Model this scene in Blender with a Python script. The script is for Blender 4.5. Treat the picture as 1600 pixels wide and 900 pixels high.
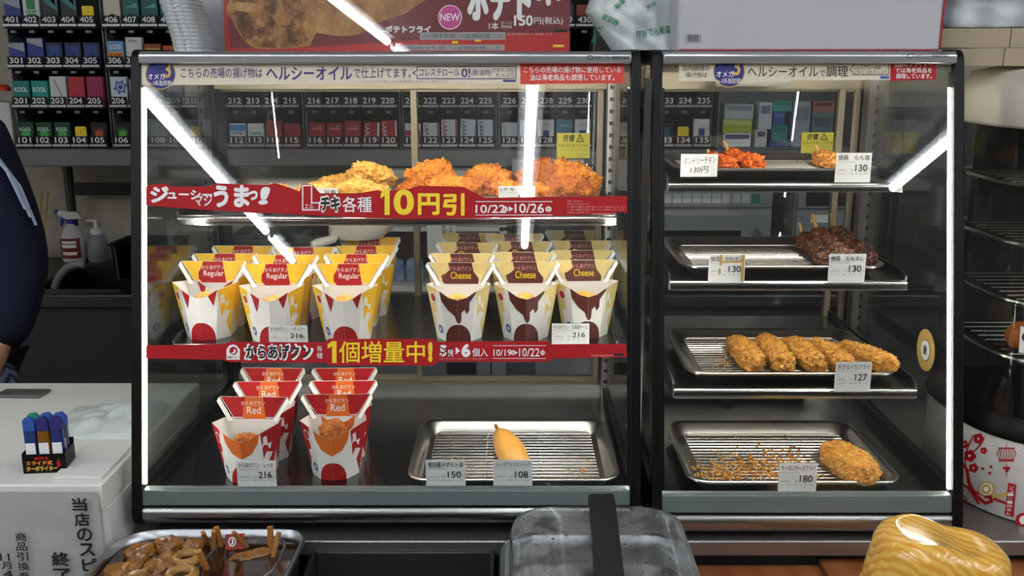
import bpy, math, random
from mathutils import Vector, Matrix, noise
R = math.radians
random.seed(7)
SC = bpy.context.scene
COL = SC.collection
for o in list(bpy.data.objects): bpy.data.objects.remove(o)

# ------------------------------------------------------------------ camera, exposure, light levels
EYE = 1.6; FPX = 1540.0; TH = math.atan(360 / 1540.0); CT, ST = math.cos(TH), math.sin(TH)
cd = bpy.data.cameras.new('camera'); cam = bpy.data.objects.new('camera', cd); COL.objects.link(cam)
cam.location = (0, 0, EYE); cam.rotation_euler = (math.pi / 2 - TH, 0, 0)
cd.sensor_fit = 'HORIZONTAL'; cd.sensor_width = 36; cd.lens = 36 * FPX / 1600; cd.clip_start = .02
SC.camera = cam
SC.view_settings.view_transform = 'Standard'; SC.view_settings.look = 'None'
SC.view_settings.gamma = 1; SC.view_settings.use_curve_mapping = False
SC.view_settings.exposure = 0.0
TUBE = 23.0        # ceiling fluorescent tubes
LED = 80.0         # vertical LED strips in the display cases
LEDTOP = 75.0
FILLSH = 23.0        # glowing bars added under the shelf fronts to brighten the lower levels
#     # LED strip under the case roofs
w = bpy.data.worlds.new('world'); SC.world = w; w.use_nodes = True
w.node_tree.nodes['Background'].inputs[0].default_value = (.5, .52, .55, 1)
w.node_tree.nodes['Background'].inputs[1].default_value = .05

# ------------------------------------------------------------------ helpers
def lin(c):
    if isinstance(c, str):
        c = [int(c[i:i + 2], 16) / 255 for i in (0, 2, 4)]
    return tuple(x / 12.92 if x <= .04045 else ((x + .055) / 1.055) ** 2.4 for x in c) + (1,)

def mat(name, col, rough=.5, metal=0., var=None, bump=None, emit=0, spec=.5, coat=0., wave=None):
    m = bpy.data.materials.new(name); m.use_nodes = True
    nt = m.node_tree; b = nt.nodes['Principled BSDF']; L = nt.links.new
    c = lin(col)
    b.inputs['Base Color'].default_value = c; b.inputs['Roughness'].default_value = rough
    b.inputs['Metallic'].default_value = metal; b.inputs['Specular IOR Level'].default_value = spec
    b.inputs['Coat Weight'].default_value = coat
    if emit:
        b.inputs['Emission Color'].default_value = c; b.inputs['Emission Strength'].default_value = emit
    tc = nt.nodes.new('ShaderNodeTexCoord')
    if var:                                   # (second colour, scale, contrast)
        n = nt.nodes.new('ShaderNodeTexNoise'); n.inputs['Scale'].default_value = var[1]; n.inputs['Detail'].default_value = 5
        cr = nt.nodes.new('ShaderNodeValToRGB'); k = var[2] if len(var) > 2 else .2
        cr.color_ramp.elements[0].position = .5 - k; cr.color_ramp.elements[1].position = .5 + k
        cr.color_ramp.elements[0].color = c; cr.color_ramp.elements[1].color = lin(var[0])
        L(tc.outputs['Object'], n.inputs['Vector']); L(n.outputs['Fac'], cr.inputs[0]); L(cr.outputs[0], b.inputs['Base Color'])
    if wave:                                  # (second colour, scale, distortion)
        n = nt.nodes.new('ShaderNodeTexWave'); n.inputs['Scale'].default_value = wave[1]; n.inputs['Distortion'].default_value = wave[2]
        n.bands_direction = wave[3] if len(wave) > 3 else 'X'
        mx = nt.nodes.new('ShaderNodeMix'); mx.data_type = 'RGBA'
        mx.inputs[6].default_value = c; mx.inputs[7].default_value = lin(wave[0])
        L(tc.outputs['Object'], n.inputs['Vector']); L(n.outputs['Fac'], mx.inputs[0]); L(mx.outputs[2], b.inputs['Base Color'])
    if bump:                                  # (scale, strength, distance)
        n = nt.nodes.new('ShaderNodeTexNoise'); n.inputs['Scale'].default_value = bump[0]; n.inputs['Detail'].default_value = 4
        bp = nt.nodes.new('ShaderNodeBump'); bp.inputs['Strength'].default_value = bump[1]; bp.inputs['Distance'].default_value = bump[2]
        L(tc.outputs['Object'], n.inputs['Vector']); L(n.outputs['Fac'], bp.inputs['Height']); L(bp.outputs[0], b.inputs['Normal'])
    return m

def glassmat(name, tint=(1, 1, 1), base=.04, rough=.0, haze=0., hazecol=(.8, .8, .8), wet=False):
    """thin pane: clear transmission plus Schlick reflection on each face, optional dust or condensation"""
    m = bpy.data.materials.new(name); m.use_nodes = True; nt = m.node_tree; L = nt.links.new
    nt.nodes.remove(nt.nodes['Principled BSDF']); out = nt.nodes['Material Output']
    tr = nt.nodes.new('ShaderNodeBsdfTransparent'); tr.inputs[0].default_value = (*tint, 1)
    gl = nt.nodes.new('ShaderNodeBsdfGlossy'); gl.inputs['Roughness'].default_value = rough
    lw = nt.nodes.new('ShaderNodeLayerWeight'); lw.inputs[0].default_value = .5
    pw = nt.nodes.new('ShaderNodeMath'); pw.operation = 'POWER'; pw.inputs[1].default_value = 5
    ma = nt.nodes.new('ShaderNodeMath'); ma.operation = 'MULTIPLY_ADD'; ma.inputs[1].default_value = .9; ma.inputs[2].default_value = base
    L(lw.outputs['Facing'], pw.inputs[0]); L(pw.outputs[0], ma.inputs[0])
    src = tr.outputs[0]
    tc = nt.nodes.new('ShaderNodeTexCoord')
    if haze:
        df = nt.nodes.new('ShaderNodeBsdfDiffuse'); df.inputs[0].default_value = (*hazecol, 1)
        mh = nt.nodes.new('ShaderNodeMixShader'); L(tr.outputs[0], mh.inputs[1]); L(df.outputs[0], mh.inputs[2])
        n = nt.nodes.new('ShaderNodeTexNoise'); n.inputs['Scale'].default_value = 18 if wet else 9; n.inputs['Detail'].default_value = 8
        L(tc.outputs['Object'], n.inputs['Vector'])
        mr = nt.nodes.new('ShaderNodeMapRange'); mr.inputs[1].default_value = .42 if wet else .35; mr.inputs[2].default_value = .55 if wet else .7
        mr.inputs[3].default_value = .12 if wet else haze * .4; mr.inputs[4].default_value = haze
        L(n.outputs['Fac'], mr.inputs[0]); L(mr.outputs[0], mh.inputs[0]); src = mh.outputs[0]
    mx = nt.nodes.new('ShaderNodeMixShader')
    L(ma.outputs[0], mx.inputs[0]); L(src, mx.inputs[1]); L(gl.outputs[0], mx.inputs[2]); L(mx.outputs[0], out.inputs[0])
    return m

def ray(px, py):
    u = (px - 800) / FPX; v = (py - 450) / FPX
    return Vector((u, CT - v * ST, -(ST + v * CT)))
def atY(px, py, Y):
    d = ray(px, py); t = Y / d.y; return Vector((d.x * t, Y, EYE + d.z * t))
def atH(px, py, h):
    d = ray(px, py); t = -h / d.z; return Vector((d.x * t, d.y * t, EYE - h))

class MB:
    def __init__(s): s.v = []; s.f = []; s.mi = []; s.mats = []; s.cur = 0
    def use(s, m):
        if m not in s.mats: s.mats.append(m)
        s.cur = s.mats.index(m); return s
    def add(s, vs, fs, xf=None):
        o = len(s.v)
        for p in vs:
            p = Vector(p); s.v.append(xf @ p if xf else p)
        for f in fs: s.f.append([i + o for i in f]); s.mi.append(s.cur)
        return s
    def box(s, x0, x1, y0, y1, z0, z1, xf=None):
        vs = [(x, y, z) for z in (z0, z1) for y in (y0, y1) for x in (x0, x1)]
        return s.add(vs, [(0, 2, 3, 1), (4, 5, 7, 6), (0, 1, 5, 4), (2, 6, 7, 3), (0, 4, 6, 2), (1, 3, 7, 5)], xf)
    def prism(s, poly, a0, a1, axis='Y', xf=None):
        """poly in the two other axes: Y -> (x,z), X -> (y,z), Z -> (x,y)"""
        n = len(poly)
        ar = sum(poly[i][0] * poly[(i + 1) % n][1] - poly[(i + 1) % n][0] * poly[i][1] for i in range(n))
        if ar < 0: poly = poly[::-1]
        def P(p, a): return (p[0], a, p[1]) if axis == 'Y' else (a, p[0], p[1]) if axis == 'X' else (p[0], p[1], a)
        vs = [P(p, a0) for p in poly] + [P(p, a1) for p in poly]
        fl = axis == 'Y'
        f0 = list(range(n)); f1 = list(range(n, 2 * n))
        fs = [f0 if fl else f0[::-1], f1[::-1] if fl else f1]
        for i in range(n):
            j = (i + 1) % n; q = (i, j, n + j, n + i); fs.append(q[::-1] if fl else q)
        return s.add(vs, fs, xf)
    def loft(s, rings, cap0=True, cap1=True, xf=None, closed=True):
        n = len(rings[0]); vs = [p for r in rings for p in r]; fs = []
        for k in range(len(rings) - 1):
            for i in range(n if closed else n - 1):
                j = (i + 1) % n; fs.append((k * n + i, k * n + j, (k + 1) * n + j, (k + 1) * n + i))
        if cap0: fs.append(list(range(n))[::-1])
        if cap1: fs.append([(len(rings) - 1) * n + i for i in range(n)])
        return s.add(vs, fs, xf)
    def tube(s, path, r, n=8, cap=True, xf=None):
        path = [Vector(p) for p in path]; rings = []; m = len(path)
        up = None
        for i, p in enumerate(path):
            t = (path[min(i + 1, m - 1)] - path[max(i - 1, 0)]).normalized()
            if up is None: up = Vector((0, 0, 1)) if abs(t.z) < .9 else Vector((1, 0, 0))
            a = t.cross(up).normalized(); b = a.cross(t).normalized(); up = b
            rr = r[i] if isinstance(r, (list, tuple)) else r
            rings.append([p + (a * math.cos(2 * math.pi * k / n) + b * math.sin(2 * math.pi * k / n)) * rr for k in range(n)])
        return s.loft(rings, cap, cap, xf)
    def lathe(s, prof, c=(0, 0, 0), n=32, cap0=True, cap1=True, xf=None):
        rings = [[(c[0] + r * math.cos(2 * math.pi * k / n), c[1] + r * math.sin(2 * math.pi * k / n), c[2] + z) for k in range(n)] for r, z in prof]
        return s.loft(rings, cap0, cap1, xf)
    def grid(s, fn, nu, nv, xf=None):
        vs = [fn(i / nu, j / nv) for j in range(nv + 1) for i in range(nu + 1)]
        fs = [(j * (nu + 1) + i, j * (nu + 1) + i + 1, (j + 1) * (nu + 1) + i + 1, (j + 1) * (nu + 1) + i) for j in range(nv) for i in range(nu)]
        return s.add(vs, fs, xf)
    # --- printing in the local XZ plane, seen from -Y
    def poly(s, pts, m, y=-.0004):
        s.use(m); n = len(pts)
        ar = sum(pts[i][0] * pts[(i + 1) % n][1] - pts[(i + 1) % n][0] * pts[i][1] for i in range(n))
        if ar < 0: pts = pts[::-1]
        return s.add([(p[0], y, p[1]) for p in pts], [list(range(n))])
    def rect(s, x0, z0, x1, z1, m, y=-.0004): return s.poly([(x0, z0), (x1, z0), (x1, z1), (x0, z1)], m, y)
    def disc(s, cx, cz, rx, rz, m, y=-.0004, n=24):
        return s.poly([(cx + rx * math.cos(2 * math.pi * k / n), cz + rz * math.sin(2 * math.pi * k / n)) for k in range(n)], m, y)
    def ringline(s, pts, wd, m, y=-.0006):
        n = len(pts)
        for i in range(n):
            a = Vector(pts[i]); b = Vector(pts[(i + 1) % n]); d = (b - a)
            if d.length == 0: continue
            d.normalize(); q = Vector((-d.y, d.x)) * wd / 2
            s.poly([a - q - d * wd / 2, b - q + d * wd / 2, b + q + d * wd / 2, a + q - d * wd / 2], m, y)
        return s
    def text(s, t, x0, z0, x1, z1, m, y=-.0007, bold=0., mirror=False, slope=0., res=2, fn=None, shear=0.):
        if res == 2: res = 5 if abs(z1 - z0) > .02 else 3
        vs, fs, bb = glyphs(t, 0., res)
        k = max(0., bold) if res > 1 else 0.     # heavier strokes: the letters repeated a little to each side
        dirs = [(0, 0)] if k < .002 else [(0, 0)] + [(k * math.cos(q), k * math.sin(q)) for q in [2 * math.pi * i / (8 if k >= .025 else 4) + .785 for i in range(8 if k >= .025 else 4)]]
        bb = (bb[0] - k, bb[1] - k, bb[2] + k, bb[3] + k)
        w_ = max(bb[2] - bb[0], 1e-6); h_ = max(bb[3] - bb[1], 1e-6); s.use(m)
        for i, (ox, oz) in enumerate(dirs):
            out = []
            for a, b in vs:
                u = (a + ox - bb[0]) / w_; v = (b + oz - bb[1]) / h_
                if mirror: u = 1 - u
                px = x0 + u * (x1 - x0) + shear * v * (z1 - z0); pz = z0 + v * (z1 - z0) + slope * u * (x1 - x0)
                out.append(Vector(fn(px, pz)) + Vector((0, -2e-5 * i, 0)) if fn else (px, y - 2e-5 * i, pz))
            s.add(out, [f[::-1] for f in fs] if mirror else fs)
        return s
    def vtext(s, t, x0, ztop, wd, hgt, m, y=-.0007, bold=0., lean=0., fn=None):
        st = hgt / len(t)
        for i, ch in enumerate(t):
            xx = x0 + lean * i * st
            s.text(ch, xx, ztop - (i + 1) * st + st * .08, xx + wd, ztop - i * st - st * .04, m, y, bold, fn=fn)
        return s
    def build(s, name, parent=None, m=None, loc=None, local=False, smooth=35, bevel=0, solid=0, rot=None, clean=False):
        me = bpy.data.meshes.new(name)
        o = bpy.data.objects.new(name, me); COL.objects.link(o)
        org = Vector((0, 0, 0))
        if loc is not None: org = Vector(loc); o.location = org
        elif parent is not None and not local: org = wloc(parent)
        if local: org = Vector((0, 0, 0))
        me.from_pydata([tuple(p - org) for p in s.v], [], s.f)
        mats = s.mats if (s.mats and m is None) else [m]
        for q in mats: me.materials.append(q)
        if m is None:
            for i, p in enumerate(me.polygons): p.material_index = s.mi[i]
        me.update()
        if clean: me.validate()
        if smooth:
            me.shade_smooth(); me.set_sharp_from_angle(angle=R(smooth))
        if parent is not None: o.parent = parent
        if rot is not None: o.rotation_euler = rot
        if solid:
            md = o.modifiers.new('solid', 'SOLIDIFY'); md.thickness = solid; md.offset = 1
        if bevel:
            md = o.modifiers.new('bevel', 'BEVEL'); md.width = bevel; md.segments = 2; md.limit_method = 'ANGLE'; md.angle_limit = R(40)
        return o

def wloc(o):
    p = Vector((0, 0, 0))
    while o is not None: p = p + Vector(o.location); o = o.parent
    return p

_g = {}
def glyphs(t, bold, res):
    k = (t, bold, res)
    if k not in _g:
        c = bpy.data.curves.new('txt', 'FONT'); c.body = t; c.fill_mode = 'FRONT'; c.resolution_u = res; c.offset = bold
        o = bpy.data.objects.new('txt', c); COL.objects.link(o)
        me = o.to_mesh()
        vs = [(v.co.x, v.co.y) for v in me.vertices]; fs = [list(p.vertices) for p in me.polygons]
        for i, f in enumerate(fs):
            ar = sum(vs[f[a]][0] * vs[f[(a + 1) % len(f)]][1] - vs[f[(a + 1) % len(f)]][0] * vs[f[a]][1] for a in range(len(f)))
            if ar < 0: fs[i] = f[::-1]
        o.to_mesh_clear(); bpy.data.objects.remove(o); bpy.data.curves.remove(c)
        if not vs: vs = [(0, 0), (1, 1)]
        xs = [v[0] for v in vs]; ys = [v[1] for v in vs]
        _g[k] = (vs, fs, (min(xs), min(ys), max(xs), max(ys)))
    return _g[k]

def tag(o, label, cat, group=None):
    o['label'] = label; o['category'] = cat
    if group: o['group'] = group
    return o
def thing(name, label, cat, loc=(0, 0, 0), group=None, rot=None):
    o = bpy.data.objects.new(name, None); COL.objects.link(o); o.location = loc; o.empty_display_size = .02
    if rot: o.rotation_euler = rot
    return tag(o, label, cat, group)
def struct(mb, name, m=None, **k):
    o = mb.build(name, m=m, **k); o['kind'] = 'structure'; return o
def dup(root, loc, label, rotz=None, group=None):
    r = root.copy(); COL.objects.link(r); r.location = loc; r['label'] = label
    if rotz is not None: r.rotation_euler = (r.rotation_euler[0], r.rotation_euler[1], rotz)
    if group: r['group'] = group
    for ch in list(root.children):
        c = ch.copy(); COL.objects.link(c); c.parent = r
        for g in list(ch.children):
            d = g.copy(); COL.objects.link(d); d.parent = c
    return r

class Pl:
    """a plane for prints: origin, tilt about X"""
    def __init__(s, O, al=0.):
        s.O = Vector(O); s.al = al
        s.ex = Vector((1, 0, 0)); s.ez = Vector((0, -math.sin(al), math.cos(al))); s.ey = Vector((0, math.cos(al), math.sin(al)))
    def px(s, x, y):
        d = ray(x, y); c = Vector((0, 0, EYE)); t = (s.O - c).dot(s.ey) / d.dot(s.ey); p = c + d * t - s.O
        return (p.dot(s.ex), p.dot(s.ez))
    def rc(s, x0, y0, x1, y1):
        a = s.px(x0, y1); b = s.px(x1, y0); return (a[0], a[1], b[0], b[1])
    rot = property(lambda s: (s.al, 0, 0))
GTILT = -math.atan(.2276)
def glassY(h): return 1.535 - .2276 * (h - .02)
def glass_plane(px, py, out=.004):
    d = ray(px, py); t = 1.5396 / (d.y + .2276 * -d.z)
    P = Vector((0, 0, EYE)) + d * t
    n = Vector((0, -1, .2276)).normalized()
    return Pl(P + n * out, GTILT)

def rrect(w_, d_, r, n=6):
    pts = []
    for cx, cy, a0 in ((w_ / 2 - r, d_ / 2 - r, 0), (-w_ / 2 + r, d_ / 2 - r, 90), (-w_ / 2 + r, -d_ / 2 + r, 180), (w_ / 2 - r, -d_ / 2 + r, 270)):
        for k in range(n + 1):
            a = R(a0 + 90 * k / n); pts.append((cx + r * math.cos(a), cy + r * math.sin(a)))
    return pts

# ------------------------------------------------------------------ materials
M = dict(
    black=mat('black_plastic', '070708', .42, spec=.25), matte_black=mat('matte_black', '0d0e0f', .6, spec=.3),
    steel=mat('brushed_steel', 'a9a9a8', .28, 1., bump=(60, .04, .002)), chrome=mat('polished_steel', 'c8c8c6', .14, 1.),
    worn=mat('worn_steel', '66696b', .22, 1., var=('7e7d79', 9, .25)), dark_steel=mat('dark_steel', '55585a', .35, 1.),
    alu=mat('satin_aluminium', 'c4c6c8', .33, .9), sill=mat('grey_painted_metal', '66706f', .4, .25),
    cream=mat('cream_aluminium', '98917f', .4, .3), white=mat('white_plastic', 'd9d9d6', .45), offwhite=mat('white_laminate', 'dcdbd6', .4),
    paper=mat('white_paper', 'ecebe6', .7), dkpaper=mat('grey_white_paper', 'a6a6a3', .75, bump=(7, .5, .01)),
    red=mat('red_print', 'ac131a', .6, spec=.3), dkred=mat('dark_red_print', '7c2026', .5), orange_red=mat('orange_red_print', 'd2392a', .55),
    yel=mat('yellow_print', 'f2b71c', .5), yellow=mat('bright_yellow_print', 'f6d41f', .5), pale=mat('pale_yellow_print', 'eed893', .5, var=('dcc078', 60, .3)),
    ylcard=mat('yellow_carton_print', 'f4b01a', .5, var=('f9d235', 40, .3)), brown=mat('brown_print', '5a2118', .5), orange=mat('orange_print', 'dd6a1a', .5),
    ink=mat('black_ink', '17171a', .6), navy=mat('navy_ink', '2b2470', .55), grey_ink=mat('grey_ink', '8b8b8b', .7), wht=mat('white_ink', 'f2f0ee', .6),
    pink=mat('magenta_print', 'c9408c', .5), pinkink=mat('pink_ink', 'f0a0a0', .6), blue=mat('blue_print', '2c55a8', .5), green=mat('green_ink', '1f8a6a', .6),
    cardw=mat('white_carton_card', 'efeeea', .55), beige=mat('beige_strip', 'd6ccb5', .55), gold=mat('gold_print', 'c9a85a', .45),
    glass=glassmat('clear_glass', (.97, .98, .975), .045, haze=.006), sideglass=glassmat('side_glass', (.80, .83, .82), .05, haze=.004),
    doorglass=glassmat('door_glass', (.95, .97, .97), .035, haze=.005, hazecol=(.6, .6, .58)), acrylic=glassmat('clear_acrylic', (.95, .95, .95), .05, haze=.06),
    led=mat('led_strip_light', 'fffaf0', .5, emit=LED), ledtop=mat('led_roof_light', 'fff4e2', .5, emit=LEDTOP), fillsh=mat('added_shelf_fill', 'fff6e8', .5, emit=FILLSH), tube=mat('tube_light', 'f4f8ff', .5, emit=TUBE),
    wood=mat('brown_wood', '8a4f2c', .4, wave=('9d6238', 6, 3)), bamboo=mat('pale_wood_stick', 'c99a55', .6), dkbamboo=mat('browned_wood_stick', 'a86a22', .5),
    wall=mat('cream_wall_paint', 'b9b3a4', .7), ceil=mat('white_ceiling', 'c9c9c6', .8), floor=mat('grey_floor_tile', '8d8a84', .35),
    rack=mat('black_rack_plastic', '0f1012', .5, spec=.3), rackgrey=mat('grey_rack_metal', '74777a', .4, .4), grey=mat('grey_appliance', '83868a', .45), dgrey=mat('dark_grey_panel', '2e3032', .45, .2),
    counterdark=mat('dark_counter_panel', '3a3d40', .4, .2), greybox=mat('grey_white_board', 'b4b4b8', .5), tan=mat('tan_board', 'a3957c', .65),
    navycloth=mat('navy_uniform_cloth', '0d1330', .9, bump=(90, .3, .004)), stripe=mat('striped_uniform_cloth', '1b2450', .85, wave=('8b97b8', 26, .6)),
    skin=mat('skin', 'c99474', .5), hair=mat('black_hair', '15110f', .5), trousers=mat('black_trousers', '17181c', .8),
)

# ------------------------------------------------------------------ room
ZC = 2.8
struct(MB().box(-4.6, 4.9, -11.5, 3.85, -.05, 0), 'floor', M['floor'], smooth=0)
struct(MB().box(-4.6, 4.9, -11.5, 3.85, ZC, ZC + .05), 'ceiling', M['ceil'], smooth=0)
struct(MB().box(-4.6, 4.9, 3.75, 3.85, 0, ZC), 'wall_back', M['wall'], smooth=0)
struct(MB().box(-4.65, -4.55, -11.5, 3.75, 0, ZC), 'wall_left', M['wall'], smooth=0)
struct(MB().box(4.85, 4.95, -11.5, 3.75, 0, ZC), 'wall_right', M['wall'], smooth=0)
struct(MB().box(-4.55, 4.85, -11.5, -11.4, 0, ZC), 'wall_front', M['dgrey'], smooth=0)
struct(MB().box(-4.55, 4.85, 3.735, 3.75, 0, .1), 'baseboard_back', M['dgrey'], smooth=0)

def ceiling_light(x, y0, y1, label):
    t = thing('ceiling_light', label, 'light', (x, (y0 + y1) / 2, ZC), 'rows of ceiling tubes')
    MB().box(x - .06, x + .06, y0, y1, ZC - .03, ZC).build('housing', t, M['white'])
    MB().tube([(x, y0 + .006, ZC - .055), (x, y1 - .006, ZC - .055)], .027, 12).build('tube', t, M['tube'])
    for y in (y0, y1 - .03): MB().box(x - .012, x + .012, y, y + .03, ZC - .052, ZC - .03).build('lamp_holder', t, M['white'])
for x, nm, secs in ((-3.7, 'added far left', ((-3.4, -1.0, 'inner'), (-.9, 1.0, 'near'))), (-1.66, 'left', ((-4.3, -3.64, 'short far'), (-3.48, -.92, 'middle'), (-.82, 1.0, 'near'))),
        (.09, 'middle', ((-3.86, -2.215, 'far'), (-2.20, -.3, 'middle'), (-.2, 1.0, 'near'))), (2.22, 'right', ((-2.55, -.6, 'inner'), (-.5, 1.0, 'near'))), (4.1, 'added far right', ((-3.4, -1.0, 'inner'), (-.9, 1.0, 'near')))):
    for y0, y1, q in secs: ceiling_light(x, y0, y1, 'white fluorescent ceiling tube, %s section of the %s row' % (q, nm))  # far left and far right rows are added for more room light

for x, nm in ((-2.7, 'outer left'), (-.8, 'inner left'), (1.15, 'inner right'), (3.1, 'outer right')):
    for y0, y1, q in ((-.9, .35, 'front'),): ceiling_light(x, y0, y1, 'white fluorescent ceiling tube added above the counter, %s section of the %s row' % (q, nm))  # these rows are added to brighten the counter and other level surfaces

# ------------------------------------------------------------------ display cases
def Z(h): return EYE - h
def fillet(pts, r, n=5):
    out = []; m = len(pts)
    for i in range(m):
        p = Vector(pts[i]); a = Vector(pts[i - 1]); b = Vector(pts[(i + 1) % m])
        ri = r[i] if isinstance(r, (list, tuple)) else r
        pa = p + (a - p).normalized() * ri; pb = p + (b - p).normalized() * ri
        for k in range(n + 1):
            t = k / n; q = pa * (1 - t) ** 2 + p * 2 * t * (1 - t) + pb * t * t; out.append((q.x, q.y))
    return out
YB = 1.945
def ringprism(mb, outer, inner, x0, x1):
    rings = [[(x0, a[0], a[1]), (x1, a[0], a[1]), (x1, b[0], b[1]), (x0, b[0], b[1])] for a, b in zip(outer, inner)]
    rings.append(rings[0]); mb.loft(rings, False, False)

def display_case(label, X0, X1, hb, sill, bump, shelves, doors, postx, hfloor=.66, lowplate=False, shx=None):
    t = thing('heated_display_case', label, 'display case', ((X0 + X1) / 2, 1.66, Z(hb)))
    FW = .0155
    for sx in (X0, X1 - FW):
        o = fillet([(glassY(-.012) - .007, Z(-.012)), (glassY(hb) - .007, Z(hb)), (1.96, Z(hb)), (1.96, Z(-.012))], [.018, .032, .02, .02])
        i = fillet([(glassY(.012) + .016, Z(.012)), (glassY(.638) + .016, Z(.638)), (1.90, Z(.638)), (1.90, Z(.012))], [.012, .012, .012, .012])
        b = MB(); ringprism(b, o, i, sx, sx + FW); b.build('side_frame', t, M['black'], bevel=.002)
        g = MB(); xm = sx + FW / 2
        g.prism([(p[0], p[1]) for p in fillet([(glassY(.012) + .014, Z(.01)), (glassY(.657) + .014, Z(.657)), (1.927, Z(.657)), (1.927, Z(.01))], .01)], xm - .002, xm + .002, 'X')
        g.build('side_glass', t, M['sideglass'], smooth=0)
    a, c = X0 + FW, X1 - FW
    MB().prism([(1.528, Z(-.009)), (1.522, Z(-.004)), (1.522, Z(.008)), (1.54, Z(.011)), (1.94, Z(.011)), (1.94, Z(-.009))], a, c, 'X').build('top_panel', t, M['alu'], bevel=.002)
    # front glass, sill below it, rounded bumper
    gp = MB()
    gp.prism([(glassY(.012), Z(.012)), (glassY(sill[0] + .004), Z(sill[0] + .004)), (glassY(sill[0] + .004) + .004, Z(sill[0] + .004)), (glassY(.012) + .004, Z(.012))], a, c, 'X')
    gp.build('front_glass', t, M['glass'], smooth=0)
    s0, s1 = sill
    MB().prism([(glassY(s0) - .004, Z(s0)), (glassY(s1) - .004, Z(s1)), (glassY(s1) + .03, Z(s1)), (glassY(s0) + .014, Z(s0))], a, c, 'X').build('sill', t, M['sill'], bevel=.0015)
    b0, b1 = bump; y0 = glassY(b0)
    prof = [(y0 + .001, Z(b0)), (y0 - .0045, Z(b0 + .004)), (y0 - .0065, Z((b0 + b1) / 2)), (y0 - .003, Z(b1 - .006)), (y0 + .006, Z(b1)), (y0 + .05, Z(b1)), (y0 + .05, Z(b0))]
    MB().prism(prof, a, c, 'X').build('bumper', t, M['steel'], smooth=60)
    MB().box(a, c, glassY(s1) + .004, glassY(s1) + .02, Z(b0 + .002), Z(s1 - .002)).build('gasket', t, M['matte_black'])
    MB().box(a, c, 1.394, 1.94, Z(hfloor + .006), Z(hfloor)).build('case_floor', t, M['worn'])
    MB().box(a, c, 1.44, 1.94, Z(hb), Z(hfloor + .008)).build('underside', t, M['dark_steel'])
    for fx in (a + .04, c - .04):
        for fy in (1.47, 1.88): MB().lathe([(.016, Z(.719) - Z(hb)), (.018, .001)], (fx, fy, Z(hb)), 12).build('foot', t, M['matte_black'])
    # header inside the roof, back frame, sliding doors
    MB().box(a, c, 1.90, 1.925, Z(.058), Z(.011)).build('rear_header', t, M['cream'])
    MB().box(a + .0, c, 1.54, 1.556, Z(.022), Z(.011)).build('lamp_channel', t, M['cream'])
    MB().box(a + .02, c - .02, 1.557, 1.567, Z(.0185), Z(.012)).build('roof_led_strip', t, M['ledtop'])
    MB().box(a, c, 1.90, 1.943, Z(hfloor), Z(hfloor - .014)).build('door_track', t, M['alu'])
    for i, (p0, p1, yy, stp, ht) in enumerate(doors):
        d = MB(); z0, z1 = Z(hfloor - .014), Z(.052); st = .012
        d.box(p0, p0 + st, yy, yy + .01, z0, z1).box(p1 - st, p1, yy, yy + .01, z0, z1).box(p0 + st, p1 - st, yy, yy + .01, z0, z0 + .012).box(p0 + st, p1 - st, yy, yy + .01, z1 - .012, z1)
        fr = d.build('sliding_door', t, M['cream'], bevel=.001)
        MB().box(p0 + st, p1 - st, yy + .004, yy + .007, z0 + .012, z1 - .012).build('door_glass', fr, M['doorglass'], smooth=0)
    for px_ in postx:
        pb = MB(); pb.box(px_[0], px_[1], 1.86, 1.89, Z(hfloor), Z(.011)).build('shelf_post', t, M['steel'])
        sb = MB(); cx = (px_[0] + px_[1]) / 2
        hh = .05
        while hh < .64: sb.box(cx - .002, cx + .002, 1.8593, 1.862, Z(hh + .007), Z(hh)); hh += .022
        sb.build('post_slots', t, M['ledtop'] if False else M['matte_black'])
    if lowplate:
        p = MB(); p.box(a, c, 1.76, 1.775, Z(hfloor), Z(.53)); p.build('rear_plate', t, M['worn'])
        q = MB().lathe([(.0145, 0), (.0145, .003)], (0, 0, 0), 24, xf=Matrix.Translation((atY(1137, 628, 1.7585).x, 1.7600, atY(1137, 628, 1.7585).z)) @ Matrix.Rotation(R(90), 4, 'X'))
        q.build('plate_hole_plug', t, M['matte_black'])
    # shelves
    for hs, yf, yr in shelves:
        s0_, s1_ = shx or (a + .008, c - .008)
        b = MB().box(s0_, s1_, yf + .004, yr, Z(hs + .003), Z(hs)); sh = b.build('shelf', t, M['worn'])
        l = MB().prism(fillet([(yf + .005, Z(hs + .001)), (yf - .001, Z(hs + .004)), (yf - .003, Z(hs + .0165)), (yf + .005, Z(hs + .0175))], .0015, 2), s0_ - .001, s1_ + .001, 'X')
        l.build('shelf_lip', sh, M['chrome'])
        MB().box(s0_ + .02, s1_ - .02, yf + .010, yf + .018, Z(hs + .0085), Z(hs + .0035)).build('added_fill_bar', sh, M['fillsh'], smooth=0)  # added glowing bar, unseen behind the lip, lights the level below
        for bx in (s0_ - .003, s1_ - .001): MB().prism([(yf + .004, Z(hs - .006)), (yf + .02, Z(hs - .012)), (yr, Z(hs - .012)), (yr, Z(hs + .014)), (yf + .004, Z(hs + .016))], bx, bx + .003, 'X').build('shelf_bracket', sh, M['dark_steel'])
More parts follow.
